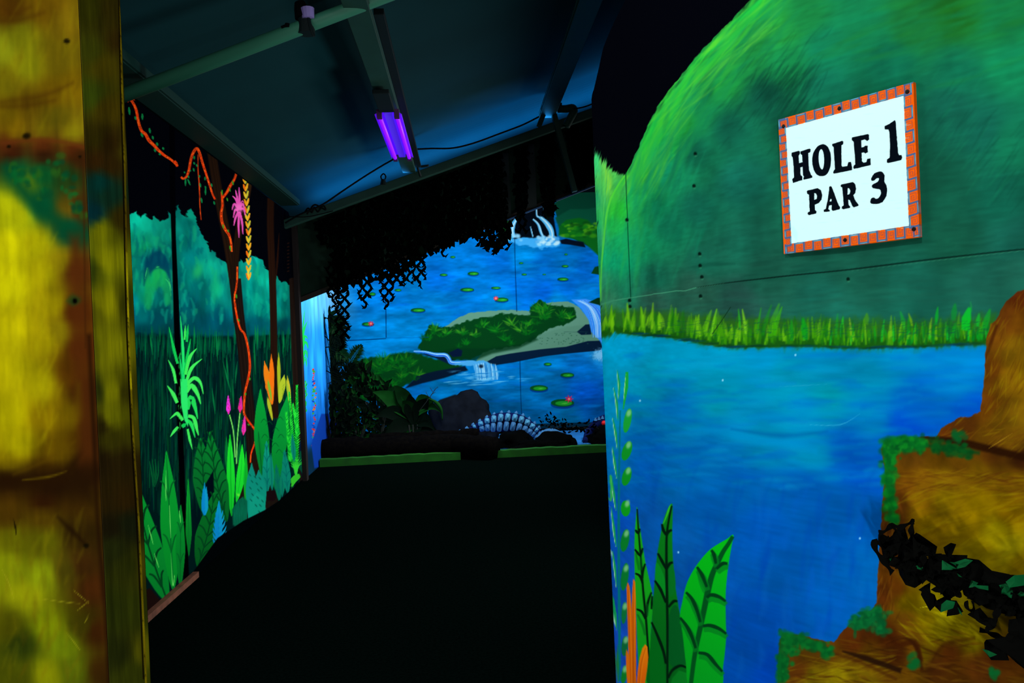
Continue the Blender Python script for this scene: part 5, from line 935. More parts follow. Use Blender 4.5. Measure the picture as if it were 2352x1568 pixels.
# eaves channel along the mural wall: wide flange with a lip
ev = MB(); ev.box((-1.73, 2.6, 2.795), (-1.56, 7.84, 2.82)); ev.bar((-1.56, 2.6, 2.825), (-1.56, 7.84, 2.825), .03, .05)
evo = ev.build('eaves_channel', mat('dim_green_steel', rgb(12, 40, 36), .7, spec=.05), bevel=.004); tag(evo, 'long grey steel eaves channel running above the jungle mural wall', 'beam')
def roof_pipe(Y, x0, x1, zoff, rad, name, label, m):
    b = MB(); b.tube([(x0, Y, zr(x0)+zoff), ((x0+x1)/2, Y, zr((x0+x1)/2)+zoff), (x1, Y, zr(x1)+zoff)], rad, 20); o = b.build(name, m, smooth=True); tag(o, label, 'pipe'); return o
pz = lambda px, py, Y: atY(px, py, Y)
p0 = pz(295., 214., 4.06); p1 = pz(880., -8., 4.06); dp = (p1-p0)/(p1.x-p0.x)
def on_pipe(x): return p0+dp*(x-p0.x)
b = MB(); b.tube([on_pipe(-1.74), on_pipe(0), on_pipe(3.2)], .036, 20); o = b.build('roof_pipe', mat('green_grey_pipe', rgb(48, 112, 90), .5, spec=.3), smooth=True); tag(o, 'thick round steel pipe crossing the roof nearest the camera', 'pipe')
q0 = pz(655., 515., 8.0); q1 = pz(1352., 262., 8.0); dq = (q1-q0)/(q1.x-q0.x)
def on_beam(x): return q0+dq*(x-q0.x)
b = MB(); b.bar(on_beam(-1.75), on_beam(2.9), .07, .085); o = b.build('cross_beam', M_STEEL, bevel=.006); tag(o, 'sloping grey steel beam above the hanging camouflage nets', 'beam')
# purlins running away from the camera
def purlin(x, w_, h, off=0, y0=3.2, y1=7.96, name='roof_purlin', label='', m=None):
    z = float(on_beam(x).z)+.055+off
    z2 = z
    b = MB(); b.box((x-w_/2, y0, z), (x+w_/2, y1, z+h)); b.box((x-w_/2-.004, y0, z+h*.6), (x+w_/2+.004, y1, z+h)); o = b.build(name, m or M_STEEL, bevel=.004); tag(o, label, 'beam'); return o
xP = float(pz(940., 385., 8.0).x); purlin(xP, .13, .035, 0.0, label='flat grey roof rail carrying the purple tube lamp'); 
xT = xP+.10
b = MB(); zz = float(on_beam(xP).z)+.09
b.box((xT-.03, 4.2, zz), (xT+.025, 7.9, zz+.035)); o = b.build('cable_tray', M_STEELD, bevel=.003); tag(o, 'narrow dark cable tray beside the lamp rail', 'tray')
xR = float(pz(1256., 290., 8.0).x); purlin(xR, .16, .05, .05, label='wide dark roof rail on the right above the pipe brace')
# A-brace under the right rail
def yp(px, py): return pz(px, py, 7.9)
br = empty('roof_brace', tuple(yp(1275., 280.)), 'steel brace and bent pipe joining the right roof rail to the sloping beam', 'brace')
b = MB(); b.bar(yp(1266, 215), yp(1238, 290), .07, .05); b.build('strut', M_STEEL, br)
b = MB(); b.bar(yp(1262, 225), yp(1320, 440), .075, .05); b.build('strut', M_STEEL, br)
b = MB(); b.tube(cr([tuple(yp(*p)) for p in ((1280, 251), (1300, 250), (1315, 248), (1318, 256), (1308, 275), (1300, 290))], 6), .04, 12); b.build('bent_pipe', M_STEEL, br, smooth=True)
b = MB(); b.bar(yp(1252, 248), yp(1290, 248), .06, .09); b.build('bracket', M_STEELD, br)
# cables
def cable(pts, Y, name, label, rad=.008, m=None):
    b = MB(); b.tube(cr([tuple(pz(px, py, Y)) for px, py in pts], 6), rad, 6); o = b.build(name, m or M_BLK, smooth=True); return tag(o, label, 'cable')
cable([(655, 512), (690, 492), (740, 470), (785, 440), (830, 410), (870, 385), (905, 365), (925, 354)], 7.86, 'power_cable', 'black cable sagging from the lamp down to the left end of the beam', .009)
cable([(950, 343), (990, 341), (1040, 340), (1090, 328), (1150, 306), (1200, 287), (1238, 268)], 7.86, 'power_cable', 'black cable sagging from the lamp to the brace', .009)
cable([(1318, 250), (1340, 246), (1362, 238), (1380, 230)], 7.86, 'power_cable', 'short black cable right of the brace', .008)
cable([(658, 497), (700, 498), (735, 492), (765, 484)], 7.84, 'power_cable', 'thin black cable at the left end of the beam', .005)
b = MB(); P = cr([tuple(pz(px, py, 7.9)) for px, py in ((700, 488), (708, 478), (716, 488), (722, 476), (730, 486), (742, 472), (748, 482), (724, 470), (712, 482), (705, 492))], 5); b.tube(P, .009, 6); o = b.build('cable_tangle', M_BLK, smooth=True); tag(o, 'small tangle of black wire lying on the left end of the beam', 'wire')
b = MB(); b.tube(cr([tuple(pz(px, py, 7.9)) for px, py in ((944, 350), (950, 372), (962, 382), (985, 380))], 4), .012, 8); b.tube([tuple(pz(946, 345, 7.9)), tuple(pz(966, 405, 7.9))], .012, 8); o = b.build('conduit_bracket', M_STEELD, smooth=True); tag(o, 'bent metal bracket between lamp rail and beam', 'bracket')
# small fitting standing on the beam
t = empty('beam_fitting', tuple(pz(881, 424, 7.98)), 'small dark metal fitting standing on the beam left of the lamp', 'fitting')
b = MB(); b.tube([tuple(pz(881, 425, 7.98)), tuple(pz(881, 412, 7.98))], [.035, .025], 10); b.build('base', M_STEELD, t)
b = MB(); b.tube(cr([tuple(pz(*p, 7.98)) for p in ((877, 413), (875, 405), (881, 399), (886, 405), (884, 413))], 4), .008, 6); b.build('loop', M_BLK, t)
# clamp with small spotlight on the near pipe
cp = on_pipe(float(pz(703., 40., 4.06).x))
t = empty('pipe_clamp', tuple(cp), 'dark clamp fitting with a purple lit cap on the near roof pipe', 'clamp')
b = MB(); b.tube([cp+Vector((0, -.005, -.045)), cp+Vector((0, -.005, .05))], [.043, .043], 16); b.build('clamp_ring', M_STEELD, t, smooth=False)
b = MB(); b.tube([cp+Vector((-.012, -.02, .03)), cp+Vector((-.018, -.02, .075)), cp+Vector((-.025, -.02, .11))], [.04, .036, .026], 14); b.build('socket', M_BLK, t)
b = MB(); b.tube([cp+Vector((.018, -.04, .02)), cp+Vector((.016, -.04, .07))], [.03, .034], 12); b.build('cap', mat('pale_plastic', rgb(120, 110, 170), .4), t)
b = MB(); b.tube(cr([tuple(cp+Vector(v)) for v in ((.02, -.045, .02), (.03, -.05, -.03), (.045, -.05, -.075))], 4), .008, 8); b.build('wing_lever', M_STEELD, t)
b = MB(); c2 = cp+Vector((-.12, -.03, -.02)); b.tube([c2, c2+Vector((.03, 0, .012))], .008, 6); b.tube([c2+Vector((.03, 0, .0)), c2+Vector((.03, 0, .02))], .012, 6); b.build('bolt', M_BLK, t)

# purple tube lamp under its rail
def tube_lamp():
    e0 = atY(898., 252., 6.05); zL = float(on_beam(xP).z)+.03
    # ends along Y on the rail's underside
    ya = float(hit(912., 250., 2, zL)[1]); yb_ = float(hit(934., 352., 2, zL)[1])
    t = empty('tube_lamp', (xP, (ya+yb_)/2, zL+.03), 'twin purple fluorescent tube lamp glowing under the roof rail', 'lamp')
    M_BODY = emat('lit_reflector', rgb(70, 25, 225), .75); M_BODY.node_tree.nodes['Principled BSDF'].inputs['Base Color'].default_value = (.05, .03, .3, 1)
    b = MB(); b.box((xP-.03, ya, zL-.035), (xP+.03, yb_, zL+.0)); b.build('body', M_BODY, t, bevel=.004)
    b = MB()
    for s in (-1, 1): b.add([(xP+s*.03, ya, zL-.005), (xP+s*.095, ya, zL-.04), (xP+s*.095, yb_, zL-.04), (xP+s*.03, yb_, zL-.005), (xP+s*.03, ya, zL), (xP+s*.097, ya, zL-.036), (xP+s*.097, yb_, zL-.036), (xP+s*.03, yb_, zL)], [(0, 1, 2, 3), (4, 7, 6, 5), (0, 4, 5, 1), (1, 5, 6, 2), (2, 6, 7, 3)])
    b.build('reflector', emat('reflector_glow', rgb(90, 10, 220), .6), t)
    M_HOLD = mat('lamp_holder', rgb(60, 20, 70), .5)
    ET = emat('violet_tube', rgb(130, 0, 255), 1.0)
    for s in (-1, 1):
        b = MB(); b.tube([(xP+s*.062, ya+.03, zL-.045), (xP+s*.062, yb_-.03, zL-.045)], .016, 12); tb = b.build('tube', ET, t, smooth=True)
        for y in (ya, yb_): b = MB(); b.box((xP+s*.062-.018, y-.02, zL-.065), (xP+s*.062+.018, y+.03, zL-.005)); b.build('lamp_holder', M_HOLD, t)
    b = MB(); b.box((xP-.06, ya-.45, zL-.03), (xP+.05, ya-.02, zL+.0)); b.build('housing', M_STEELD, t, bevel=.004)
    d = bpy.data.lights.new('lamp_glow', 'AREA'); d.shape = 'RECTANGLE'; d.size = .15; d.size_y = 1.0; d.energy = 2.0; d.color = (.35, .15, 1)
    o = bpy.data.objects.new('lamp_glow', d); COL.objects.link(o); o.location = (xP, (ya+yb_)/2, zL-.08)
tube_lamp()

# gable board above the pond opening, nets hang over it
YV = 8.42
va = pz(688., 694., YV); vb = pz(1356., 431., YV); dv = (vb-va)/(vb.x-va.x)
def on_val(x): return va+dv*(x-va.x)
M_GAB = mat('dark_gable_board', rgb(26, 48, 38), .9, var=.5, scale=6, spec=.03)
b = MB(); xa, xb = -1.72, 3.4; za, zb2 = float(on_val(xa).z), float(on_val(xb).z); ta, tb_ = float(on_beam(xa).z), float(on_beam(xb).z)+.3
b.add([(xa, YV, za), (xb, YV, zb2), (xb, YV, z_end(xb)), (xa, YV, z_end(xa)), (xa, YV+.03, za), (xb, YV+.03, zb2), (xb, YV+.03, z_end(xb)), (xa, YV+.03, z_end(xa))], [(0, 1, 2, 3), (7, 6, 5, 4), (0, 4, 5, 1), (1, 5, 6, 2), (2, 6, 7, 3), (3, 7, 4, 0)])
o = b.build('wall_gable', M_GAB); tag(o, 'black gable board above the pond opening', kind='structure')
b = MB(); b.bar((xa, YV-.012, za+.02), (xb, YV-.012, zb2+.02), .03, .05); o = b.build('trim_1', mat('brown_lath', rgb(32, 26, 18), .8)); tag(o, 'lath along the gable board foot', kind='structure')
xs_ = float(pz(1160., 505., YV).x)
b = MB(); b.bar(on_val(xs_)+Vector((0, -.035, .0)), on_val(3.3)+Vector((0, -.035, .0)), .012, .014); o = b.build('trim_2', mat('lit_edge', rgb(30, 80, 130), .6)); tag(o, 'edge strip, its pale blue standing for caught light', kind='structure')  # blue tint stands for light caught along the edge
b = MB(); b.box((-1.735, 8.30, 0), (-1.69, 8.40, 2.8)); o = b.build('trim_3', mat('dark_corner_post', rgb(20, 13, 11), .8, var=.3, scale=14)); tag(o, 'dark corner post at the end of the mural wall', kind='structure')
# battens seen between the nets on the right
for px in (1150., 1210.):
    b = MB(); x_ = float(pz(px+10, 430., YV).x); b.box((x_-.06, YV-.03, float(on_val(x_).z)+.03), (x_+.05, YV, float(on_beam(x_).z))); o = b.build('gable_batten', mat('grey_batten', rgb(22, 34, 34), .8)); tag(o, 'dim grey upright batten on the gable board, '+('left' if px < 1200 else 'right')+' of the two between nets', 'batten', None)

# ------------------------------------------------------------------ camouflage nets
M_NET = mat('black_net_cloth', rgb(1.5, 2.5, 2), .95, spec=.0); M_NET2 = mat('dark_green_net_cloth', rgb(2, 8, 4), .95, spec=.0)
def net_tail(b, x, y0, y1, n, Y, pitch=13.5, amp=3.6, seed=0):
    """lattice strip: wavy ribbons that touch by turns, fraying to a point; x, y0, y1 measured on the photo"""
    rr = random.Random(seed)
    for k in range(n):
        L = (y1-y0)*(1-abs(k-(n-1)/2)*.22/(max(1, (n-1)/2)))*rr.uniform(.86, 1) if n > 1 else (y1-y0)
        xx = x+(k-(n-1)/2)*pitch*.8; steps = int(L/3.0); prev = None; yv = y0
        for s in range(steps+1):
            ph = 2*math.pi*s*3/26.0+(math.pi if k % 2 else 0); wv = 6.4+2.2*math.sin(ph*2+k)
            px = xx+math.sin(ph)*amp+rr.uniform(-.5, .5)+(s/steps)*rr.uniform(-1, 1)*1.5+.05*(yv-y0); py = y0+s*3
            a = pz(px-wv/2, py, Y-.01*math.sin(ph)); c = pz(px+wv/2, py, Y+.012*math.sin(ph+1)); 
            if prev: b.add([prev[0], prev[1], c, a, prev[0]+Vector((0, .006, 0)), prev[1]+Vector((0, .006, 0)), c+Vector((0, .006, 0)), a+Vector((0, .006, 0))], [(0, 1, 2, 3), (7, 6, 5, 4), (0, 3, 7, 4), (1, 5, 6, 2)])
            if s % 4 == 2 or rr.random() < .12:
                sg = rr.choice((-1, 1)); tip = pz(px+sg*rr.uniform(7, 10), py-rr.uniform(3, 9)*(1 if rr.random() < .6 else -1), Y); m0 = pz(px+sg*1.5, py-3, Y); m1 = pz(px+sg*1.5, py+3.5, Y)
                b.add([m0, tip, m1, m0+Vector((0, .006, 0)), tip+Vector((0, .006, 0)), m1+Vector((0, .006, 0))], [(0, 1, 2), (5, 4, 3), (0, 3, 4, 1), (1, 4, 5, 2)])
            prev = (a, c)
def net_mat(b, poly, Y, seed, step=9):
    """the matted body of a net: overlapping leaf-cut scraps"""
    rr = random.Random(seed); P = np.array(poly, float)
    x0, y0 = P.min(0); x1, y1 = P.max(0)
    def inside(x, y):
        c = False
        for i in range(len(P)):
            xa_, ya_ = P[i]; xb_, yb2 = P[(i+1) % len(P)]
            if (ya_ > y) != (yb2 > y) and x < (xb_-xa_)*(y-ya_)/(yb2-ya_)+xa_: c = not c
        return c
    y = y0
    while y < y1:
        x = x0
        while x < x1:
            px, py = x+rr.uniform(-4, 4), y+rr.uniform(-4, 4)
            if inside(px, py):
                a0 = rr.uniform(0, 6.28); Yq = Y-rr.uniform(0, .06); R = rr.uniform(6, 11); pts = []
                for q in range(6):
                    rad_ = R*(1 if q % 2 == 0 else .62); pts.append(pz(px+math.cos(a0+q*1.047)*rad_, py+math.sin(a0+q*1.047)*rad_*1.2, Yq+rr.uniform(-.02, .02)))
                mi = 1 if rr.random() < .12 else 0
                for v in pts: v.z = min(v.z, z_end(v.x)-.06)
                b.add(pts, [(0, 1, 2, 3, 4, 5)], mi)
            x += step
        y += step
def make_net(name, label, body, tails, seed, grp='camouflage nets hanging from the beam'):
    NY = 8.345 if seed % 2 else 8.22
    b = MB(); net_mat(b, body, NY, seed)
    for i, (x, y0, y1, n) in enumerate(tails): net_tail(b, x, y0, y1, n, NY-.03, seed=seed*10+i)
    for hx, hy in (body[0], body[1]):          # tie cords back to the gable board
        c_ = pz(hx+8, hy+22, NY); b.tube([c_, Vector((c_.x, 8.418, c_.z+.01))], .006, 6)
    o = b.build('camouflage_net', [M_NET, M_NET2]); tag(o, label, 'net', grp); return o
make_net('net', 'longest black camouflage net tail hanging left, nearest the jungle wall', [(715, 505), (790, 480), (800, 650), (790, 670), (772, 660), (762, 570), (740, 560)], [(766, 600, 715, 3), (786, 640, 822, 3)], 1)
make_net('net', 'wide black camouflage net with three short tails over the left pond', [(790, 478), (940, 422), (990, 440), (975, 590), (940, 620), (880, 640), (800, 655)], [(838, 628, 712, 3), (888, 624, 724, 3), (922, 606, 670, 4), (962, 580, 668, 3)], 2)
make_net('net', 'black camouflage net with one thin wisp hanging over the pond middle', [(940, 425), (1085, 370), (1090, 540), (1010, 575), (975, 590)], [(1019, 560, 590, 1)], 3)
make_net('net', 'ragged black camouflage net hanging left of the painted top waterfall', [(1080, 372), (1150, 352), (1160, 400), (1165, 480), (1175, 530), (1160, 570), (1130, 580), (1100, 560), (1085, 540)], [(1112, 545, 575, 3), (1135, 555, 592, 3), (1160, 545, 580, 2)], 4)
make_net('net', 'narrow dark camouflage net hanging in front of the painted top waterfall', [(1180, 340), (1215, 330), (1212, 420), (1205, 500), (1190, 510), (1180, 440)], [(1200, 490, 546, 2)], 5)
make_net('net', 'dark camouflage net tail hanging right of the painted top waterfall', [(1235, 320), (1275, 305), (1280, 400), (1278, 480), (1262, 505), (1245, 470), (1238, 400)], [(1262, 470, 502, 3)], 6)
make_net('net', 'dim camouflage net at the far right beneath the pipe brace', [(1300, 300), (1400, 262), (1400, 405), (1350, 425), (1310, 430)], [(1306, 425, 446, 2)], 7)

# baseboard on the near part of the mural wall
b = MB(); b.box((-1.735, 3.4, 0), (-1.70, 4.98, .035)); o = b.build('baseboard_left', mat('worn_brown_wood', rgb(105, 62, 42), .7, var=.55, scale=18)); tag(o, 'worn brown baseboard strip', kind='structure')

# ------------------------------------------------------------------ POND ALCOVE
M_LIME = mat('lime_paint', rgb(10, 92, 6), .8, var=.35, scale=9); M_LOG = mat('dark_bark', rgb(7, 6, 5), .95, c2=rgb(2, 2, 3), scale=22, bump=.6, spec=.02); M_ROCK = mat('dark_rock', rgb(20, 26, 36), .9, c2=rgb(9, 13, 20), scale=6, bump=.5, spec=.03)
M_BROCK = mat('black_rock', rgb(3, 4, 4), .95, c2=rgb(1, 2, 2), scale=9, bump=.5, spec=.02)
b = MB(); b.box((-1.73, 9.72, .005), (3.1, 11.18, .04)); o = b.build('pond_bed', mat('pond_blue_paint', rgb(50, 140, 225), .35, var=.3, scale=6)); tag(o, 'pale blue painted pond bed in front of the pond mural', 'pond bed')
def curb(x0, x1, label):
    b = MB(); n = max(4, int((x1-x0)/.06)); rr = random.Random(int(x1*10)); top = [.085+rr.uniform(-.004, .005) for _ in range(n+1)]
    for i in range(n):
        a_, c_ = x0+(x1-x0)*i/n, x0+(x1-x0)*(i+1)/n; h0, h1 = top[i], top[i+1]
        b.add([(a_, 9.2, 0), (c_, 9.2, 0), (c_, 9.31, 0), (a_, 9.31, 0), (a_, 9.2, h0), (c_, 9.2, h1), (c_, 9.31, h1), (a_, 9.31, h0)], [(0, 1, 5, 4), (4, 5, 6, 7), (2, 3, 7, 6)]+([(3, 0, 4, 7)] if i == 0 else [])+([(1, 2, 6, 5)] if i == n-1 else []))
    o = b.build('curb_board', M_LIME); tag(o, label, 'curb', 'green curb boards edging the pond'); return o
curb(-1.72, float(pz(1058, 1050, 9.2).x), 'lime green curb board on the floor left of the log end')
curb(float(pz(1138, 1048, 9.2).x), 3.0, 'lime green curb board on the floor right of the log end')
def rock(c, s, seed, name, label, m, flat=.3, cat='rock', grp=None):
    rr = random.Random(seed); me = bpy.data.meshes.new(name); import bmesh
    bm = bmesh.new(); bmesh.ops.create_icosphere(bm, subdivisions=4, radius=1)
    from mathutils import noise
    for v in bm.verts:
        n_ = noise.noise(v.co*1.3+Vector((seed, 0, 0)))*.35+noise.noise(v.co*3.1+Vector((0, seed, 0)))*.12; v.co *= 1+n_
        if v.co.z < -flat: v.co.z = -flat
        v.co = Vector((v.co.x*s[0], v.co.y*s[1], v.co.z*s[2]))
    bm.to_mesh(me); bm.free(); me.polygons.foreach_set('use_smooth', [True]*len(me.polygons)); me.materials.append(m)
    o = bpy.data.objects.new(name, me); COL.objects.link(o); o.location = (c[0], c[1], c[2]+flat*s[2]); tag(o, label, cat, grp); return o
def px_rock(px0, px1, py_top, Y, seed, label, m, zb_=.04, dy=.3):
    a = pz(px0, py_top, Y); c = pz(px1, py_top, Y); hgt = a.z-zb_; return rock(((a.x+c.x)/2, Y, zb_), ((c.x-a.x)/2, dy, hgt/1.28), seed, 'boulder', label, m)
px_rock(982., 1138., 904., 10.9, 3, 'big dark grey boulder in front of the pond mural, left of the striped serpent', M_ROCK, dy=.22)
px_rock(1138., 1222., 992., 9.9, 5, 'low black rock beneath the arch of the striped serpent', M_BROCK, zb_=.04, dy=.25)
px_rock(1230., 1322., 994., 9.7, 6, 'low black rock right of the serpent, under the twigs', M_BROCK, zb_=.04, dy=.25)
px_rock(1346., 1450., 982., 9.85, 8, 'black rock at the far right beneath the serpent head', M_BROCK, zb_=.04, dy=.28)
px_rock(1170., 1300., 1014., 9.5, 9, 'flat black stone just behind the right curb board', M_BROCK, zb_=.04, dy=.12)
# log lying behind the curb
lg = empty('log', tuple(pz(930., 1040., 9.5)), 'long dark fallen log lying behind the green curb board', 'log')
rr = random.Random(12)
def logpts(a_, c_, n=22, Y0=9.52, Y1=9.42): return [pz(a_[0]+(c_[0]-a_[0])*i/n, a_[1]+(c_[1]-a_[1])*i/n+rr.uniform(-1.5, 1.5), Y0+(Y1-Y0)*i/n) for i in range(n+1)]
P = logpts((728, 1030), (1070, 1018)); b = MB(); b.tube([p+Vector((0, 0, -.03)) for p in P], [.15+rr.uniform(-.012, .012) for _ in P], 16); b.build('trunk', M_LOG, lg, smooth=True)
P = logpts((1040, 1022), (1136, 1030), 12, 9.42, 9.12); b = MB(); b.tube(P, [.14+rr.uniform(-.01, .012) for _ in P], 16); b.build('root_end', M_LOG, lg, smooth=True)
P = logpts((850, 1010), (1100, 998), 16, 9.66, 9.62); b = MB(); b.tube(P, [.075+rr.uniform(-.01, .01) for _ in P], 12); b.build('branch', M_LOG, lg, smooth=True)
# striped serpent
SY = 10.35
M_NAVY = mat('navy_hide', rgb(8, 22, 78), .7, var=.4, scale=20, spec=.05); M_PL = mat('pale_blue_plate', rgb(80, 160, 205), .6, var=.3, scale=30, spec=.1); M_PL2 = mat('dim_blue_plate', rgb(62, 122, 178), .6, var=.3, scale=30, spec=.1)
sp = empty('serpent_prop', tuple(pz(1170., 1000., SY)), 'arched navy serpent prop with rows of pale blue plates beside the pond', 'sculpture')
top = [(1048, 995), (1070, 985), (1092, 973), (1115, 960), (1140, 950), (1165, 947), (1190, 950), (1212, 960), (1230, 975), (1243, 990), (1248, 1004)]
bot = [(1055, 1002), (1078, 997), (1100, 992), (1118, 990), (1136, 992), (1158, 990), (1180, 990), (1200, 994), (1215, 1000), (1226, 1006), (1236, 1012)]
P, R_ = [], []
for (a_, c_) in zip(cr(top, 4), cr(bot, 4)):
    A_, C_ = pz(*a_, SY), pz(*c_, SY); P.append((A_+C_)/2); R_.append((A_-C_).length/2)
b = MB(); b.tube(P, R_, 18, squash=.75); b.build('body', M_NAVY, sp, smooth=True)
def plate(b, cx_, cy_, w_, h_, ang, Y):
    pts = []
    for q in range(10):
        t_ = 2*math.pi*q/10; u = math.copysign(abs(math.cos(t_))**.55, math.cos(t_))*w_/2; v = math.copysign(abs(math.sin(t_))**.55, math.sin(t_))*h_/2
        pts.append(pz(cx_+u*math.cos(ang)-v*math.sin(ang), cy_+u*math.sin(ang)+v*math.cos(ang), Y))
    c = pz(cx_, cy_, Y-.03); k = len(b.v); back = [p+Vector((0, .05, 0)) for p in pts]
    b.add(pts+[c]+back, [(q, (q+1) % 10, 10) for q in range(10)]+[(q, 11+q, 11+(q+1) % 10, (q+1) % 10) for q in range(10)])
T_ = cr(top, 3); B_ = cr(bot, 3); np_ = 15
for k in range(np_):
    f = (k+.7)/np_*(len(T_)-1); i = int(f); i2 = min(i+1, len(T_)-1); tt = f-i
    tp = np.array(T_[i])*(1-tt)+np.array(T_[i2])*tt; bt = np.array(B_[i])*(1-tt)+np.array(B_[i2])*tt; d_ = bt-tp; H_ = np.hypot(*d_); an = math.atan2(d_[1], d_[0])-math.pi/2
    th = (tp+d_*.26, .40), (tp+d_*.74, .52)
    wd = 14.5 if 2 < k < 12 else 9
    for q, (c, f_) in enumerate(th):
        b = MB(); plate(b, c[0], c[1], wd*.82, H_*f_, an, SY-np.interp(k, [0, 7, 14], [.04, .19, .09])); b.build('plate', M_PL if q == 0 else M_PL2, sp, smooth=False)
    b = MB(); c = tp-d_/H_*2.0; sp0 = pz(c[0]-3.5, c[1]+3, SY-.03); b.tube([pz(c[0], c[1]+4, SY), pz(c[0], c[1], SY), pz(c[0]+1.0, c[1]-3.5, SY)], [.03, .022, .004], 8); b.build('spike', M_PL2, sp, smooth=True)
# tail-end coil in front on the right
b = MB(); P = [pz(1236, 1012, 10.0), pz(1246, 1000, 10.02), pz(1258, 994, 10.05), pz(1272, 994, 10.08), pz(1285, 1000, 10.1)]; b.tube(cr([tuple(p) for p in P], 4), .055, 12); b.build('tail', M_PL2, sp, smooth=True)
hd = empty('serpent_head_prop', tuple(pz(1385., 985., 10.2)), 'navy serpent head prop with a red eye at the right end of the rocks', 'sculpture')
P = [atZ(1344., 1016., .045), pz(1352, 992, 10.2), pz(1366, 978, 10.2), pz(1382, 968, 10.2), pz(1400, 966, 10.2), pz(1425, 975, 10.2)]; b = MB(); b.tube(cr([tuple(p) for p in P], 4), [.03]+list(np.linspace(.04, .1, 20)), 14); b.build('head', M_NAVY, hd, smooth=True)
b = MB(); c = pz(1388, 972, 10.08); b.tube([c+Vector((0, .03, 0)), c, c+Vector((0, -.012, 0))], [.035, .033, .01], 12); b.build('eye', mat('red_paint', rgb(215, 20, 25), .5), hd, smooth=True)
for k in range(4): b = MB(); c = pz(1368+k*8, 966-k*2.2, 10.15); b.tube([c, c+Vector((0, 0, .04))], [.025, .006], 8); b.build('brow_spike', M_PL2, hd)

# ------------------------------------------------------------------ plants of the alcove (plastic foliage)
M_LF = mat('shaded_green_leaf', rgb(6, 44, 14), .6, var=.6, scale=5, spec=.04); M_LF2 = mat('dull_green_leaf', rgb(12, 68, 20), .6, var=.5, scale=7, spec=.04); M_LFD = mat('silhouette_green_leaf', rgb(2, 16, 8), .7, var=.5, scale=5, spec=.03); M_STEM = mat('dark_stem', rgb(6, 18, 10), .7)  # greens darkened: shade of plants seen against the lit wall
def blade3(b, p, q, w_, bend, n=5, up=Vector((0, 0, 1)), mi=0):
    p = Vector(p); q = Vector(q); d = q-p; s = d.cross(Vector((0, 1, 0)))
    if s.length < 1e-5: s = Vector((1, 0, 0))
    s.normalize(); k0 = len(b.v); prof = [0.25, .8, 1, .75, .4, .03]
    for i in range(n+1):
        t = i/n; c = p+d*t+up*bend*4*t*(1-t); c.x = max(c.x, -1.66); ww = w_*np.interp(t, np.linspace(0, 1, 6), prof)/2
        b.v += [tuple(c-s*ww), tuple(c+Vector((0, .25*ww, -.2*ww))), tuple(c+s*ww)]
    for i in range(n):
        for j in (0, 1):
            b.f.append((k0+i*3+j, k0+i*3+j+1, k0+i*3+3+j+1, k0+i*3+3+j)); b.c.append(mi)
def frond(parent, base, tip, Y, leaflets, lw, ll, bend, m, seed, droop=.35, Yt=None):
    rr = random.Random(seed); A_ = pz(*base, Y); B_ = pz(*tip, Yt or Y-.08); b = MB(); pts = []
    for i in range(9):
        t = i/8; pts.append(A_+(B_-A_)*t+Vector((0, 0, bend*4*t*(1-t))))
    b.tube(pts, list(np.linspace(.008, .003, 9)), 5)
    for k in range(leaflets):
        t = .12+.88*k/leaflets; f_ = t*8; i = min(7, int(f_)); p = pts[i]+(pts[i+1]-pts[i])*(f_-i); dd = (pts[i+1]-pts[i]).normalized(); sd_ = dd.cross(Vector((0, 1, 0))).normalized()
        L = ll*math.sin(math.pi*min(1, t*.75+.22))*rr.uniform(.85, 1.1)
        for s in (-1, 1): blade3(b, p, p+(sd_*s*.85+dd*.6).normalized()*L+Vector((0, rr.uniform(-.03, .03), -droop*L*.3)), lw, .01, 4)
    return b.build('frond', m, parent)
tp = empty('potted_palm', tuple(pz(745., 1010., 10.0)), 'tall dark palm with drooping fronds against the bright alcove wall', 'plant', None); tp.name = 'palm'
b = MB(); b.tube(cr([tuple(pz(*p, 10.0)) for p in ((748, 1010), (744, 940), (740, 850), (738, 780), (741, 730))], 5), .028, 8); b.build('trunk', M_STEM, tp, smooth=True)
for i, (bs, tpp, n_, lw, ll, bd, m) in enumerate([((740, 735), (722, 800), 16, .035, .20, .05, M_LFD), ((742, 730), (786, 800), 22, .04, .24, .12, M_LFD), ((742, 735), (775, 770), 18, .04, .2, .10, M_LF), ((741, 760), (726, 860), 18, .04, .2, .06, M_LFD), ((742, 770), (782, 850), 20, .04, .22, .1, M_LFD), ((741, 790), (765, 890), 20, .04, .2, .1, M_LFD),
                                                 ((742, 800), (800, 830), 18, .035, .16, .08, M_LF), ((740, 830), (728, 920), 18, .045, .2, .06, M_LFD), ((742, 850), (790, 905), 18, .03, .15, .08, M_LFD), ((741, 720), (748, 770), 14, .04, .18, .10, M_LFD), ((741, 740), (760, 830), 20, .05, .22, .1, M_LFD), ((741, 725), (732, 760), 12, .035, .14, .06, M_LFD)]):
    frond(tp, bs, tpp, 10.0, n_, lw, ll, bd, m, 50+i)
fp = empty('feather_fern', tuple(pz(785., 905., 10.15)), 'feathery fern frond reaching up over the pond mural, right of the palm', 'plant'); fp.name = 'fern'
frond(fp, (790, 860), (832, 792), 10.15, 20, .02, .15, .02, M_LF, 70, .1); frond(fp, (786, 872), (815, 835), 10.15, 14, .02, .12, .02, M_LFD, 71, .1); frond(fp, (784, 880), (752, 840), 10.1, 14, .02, .13, .02, M_LFD, 72, .2); frond(fp, (784, 885), (745, 885), 10.1, 16, .02, .12, .04, M_LFD, 73, .3)
b = MB(); b.tube([pz(785, 905, 10.15), pz(788, 860, 10.15)], .014, 6); b.build('stem', M_STEM, fp)
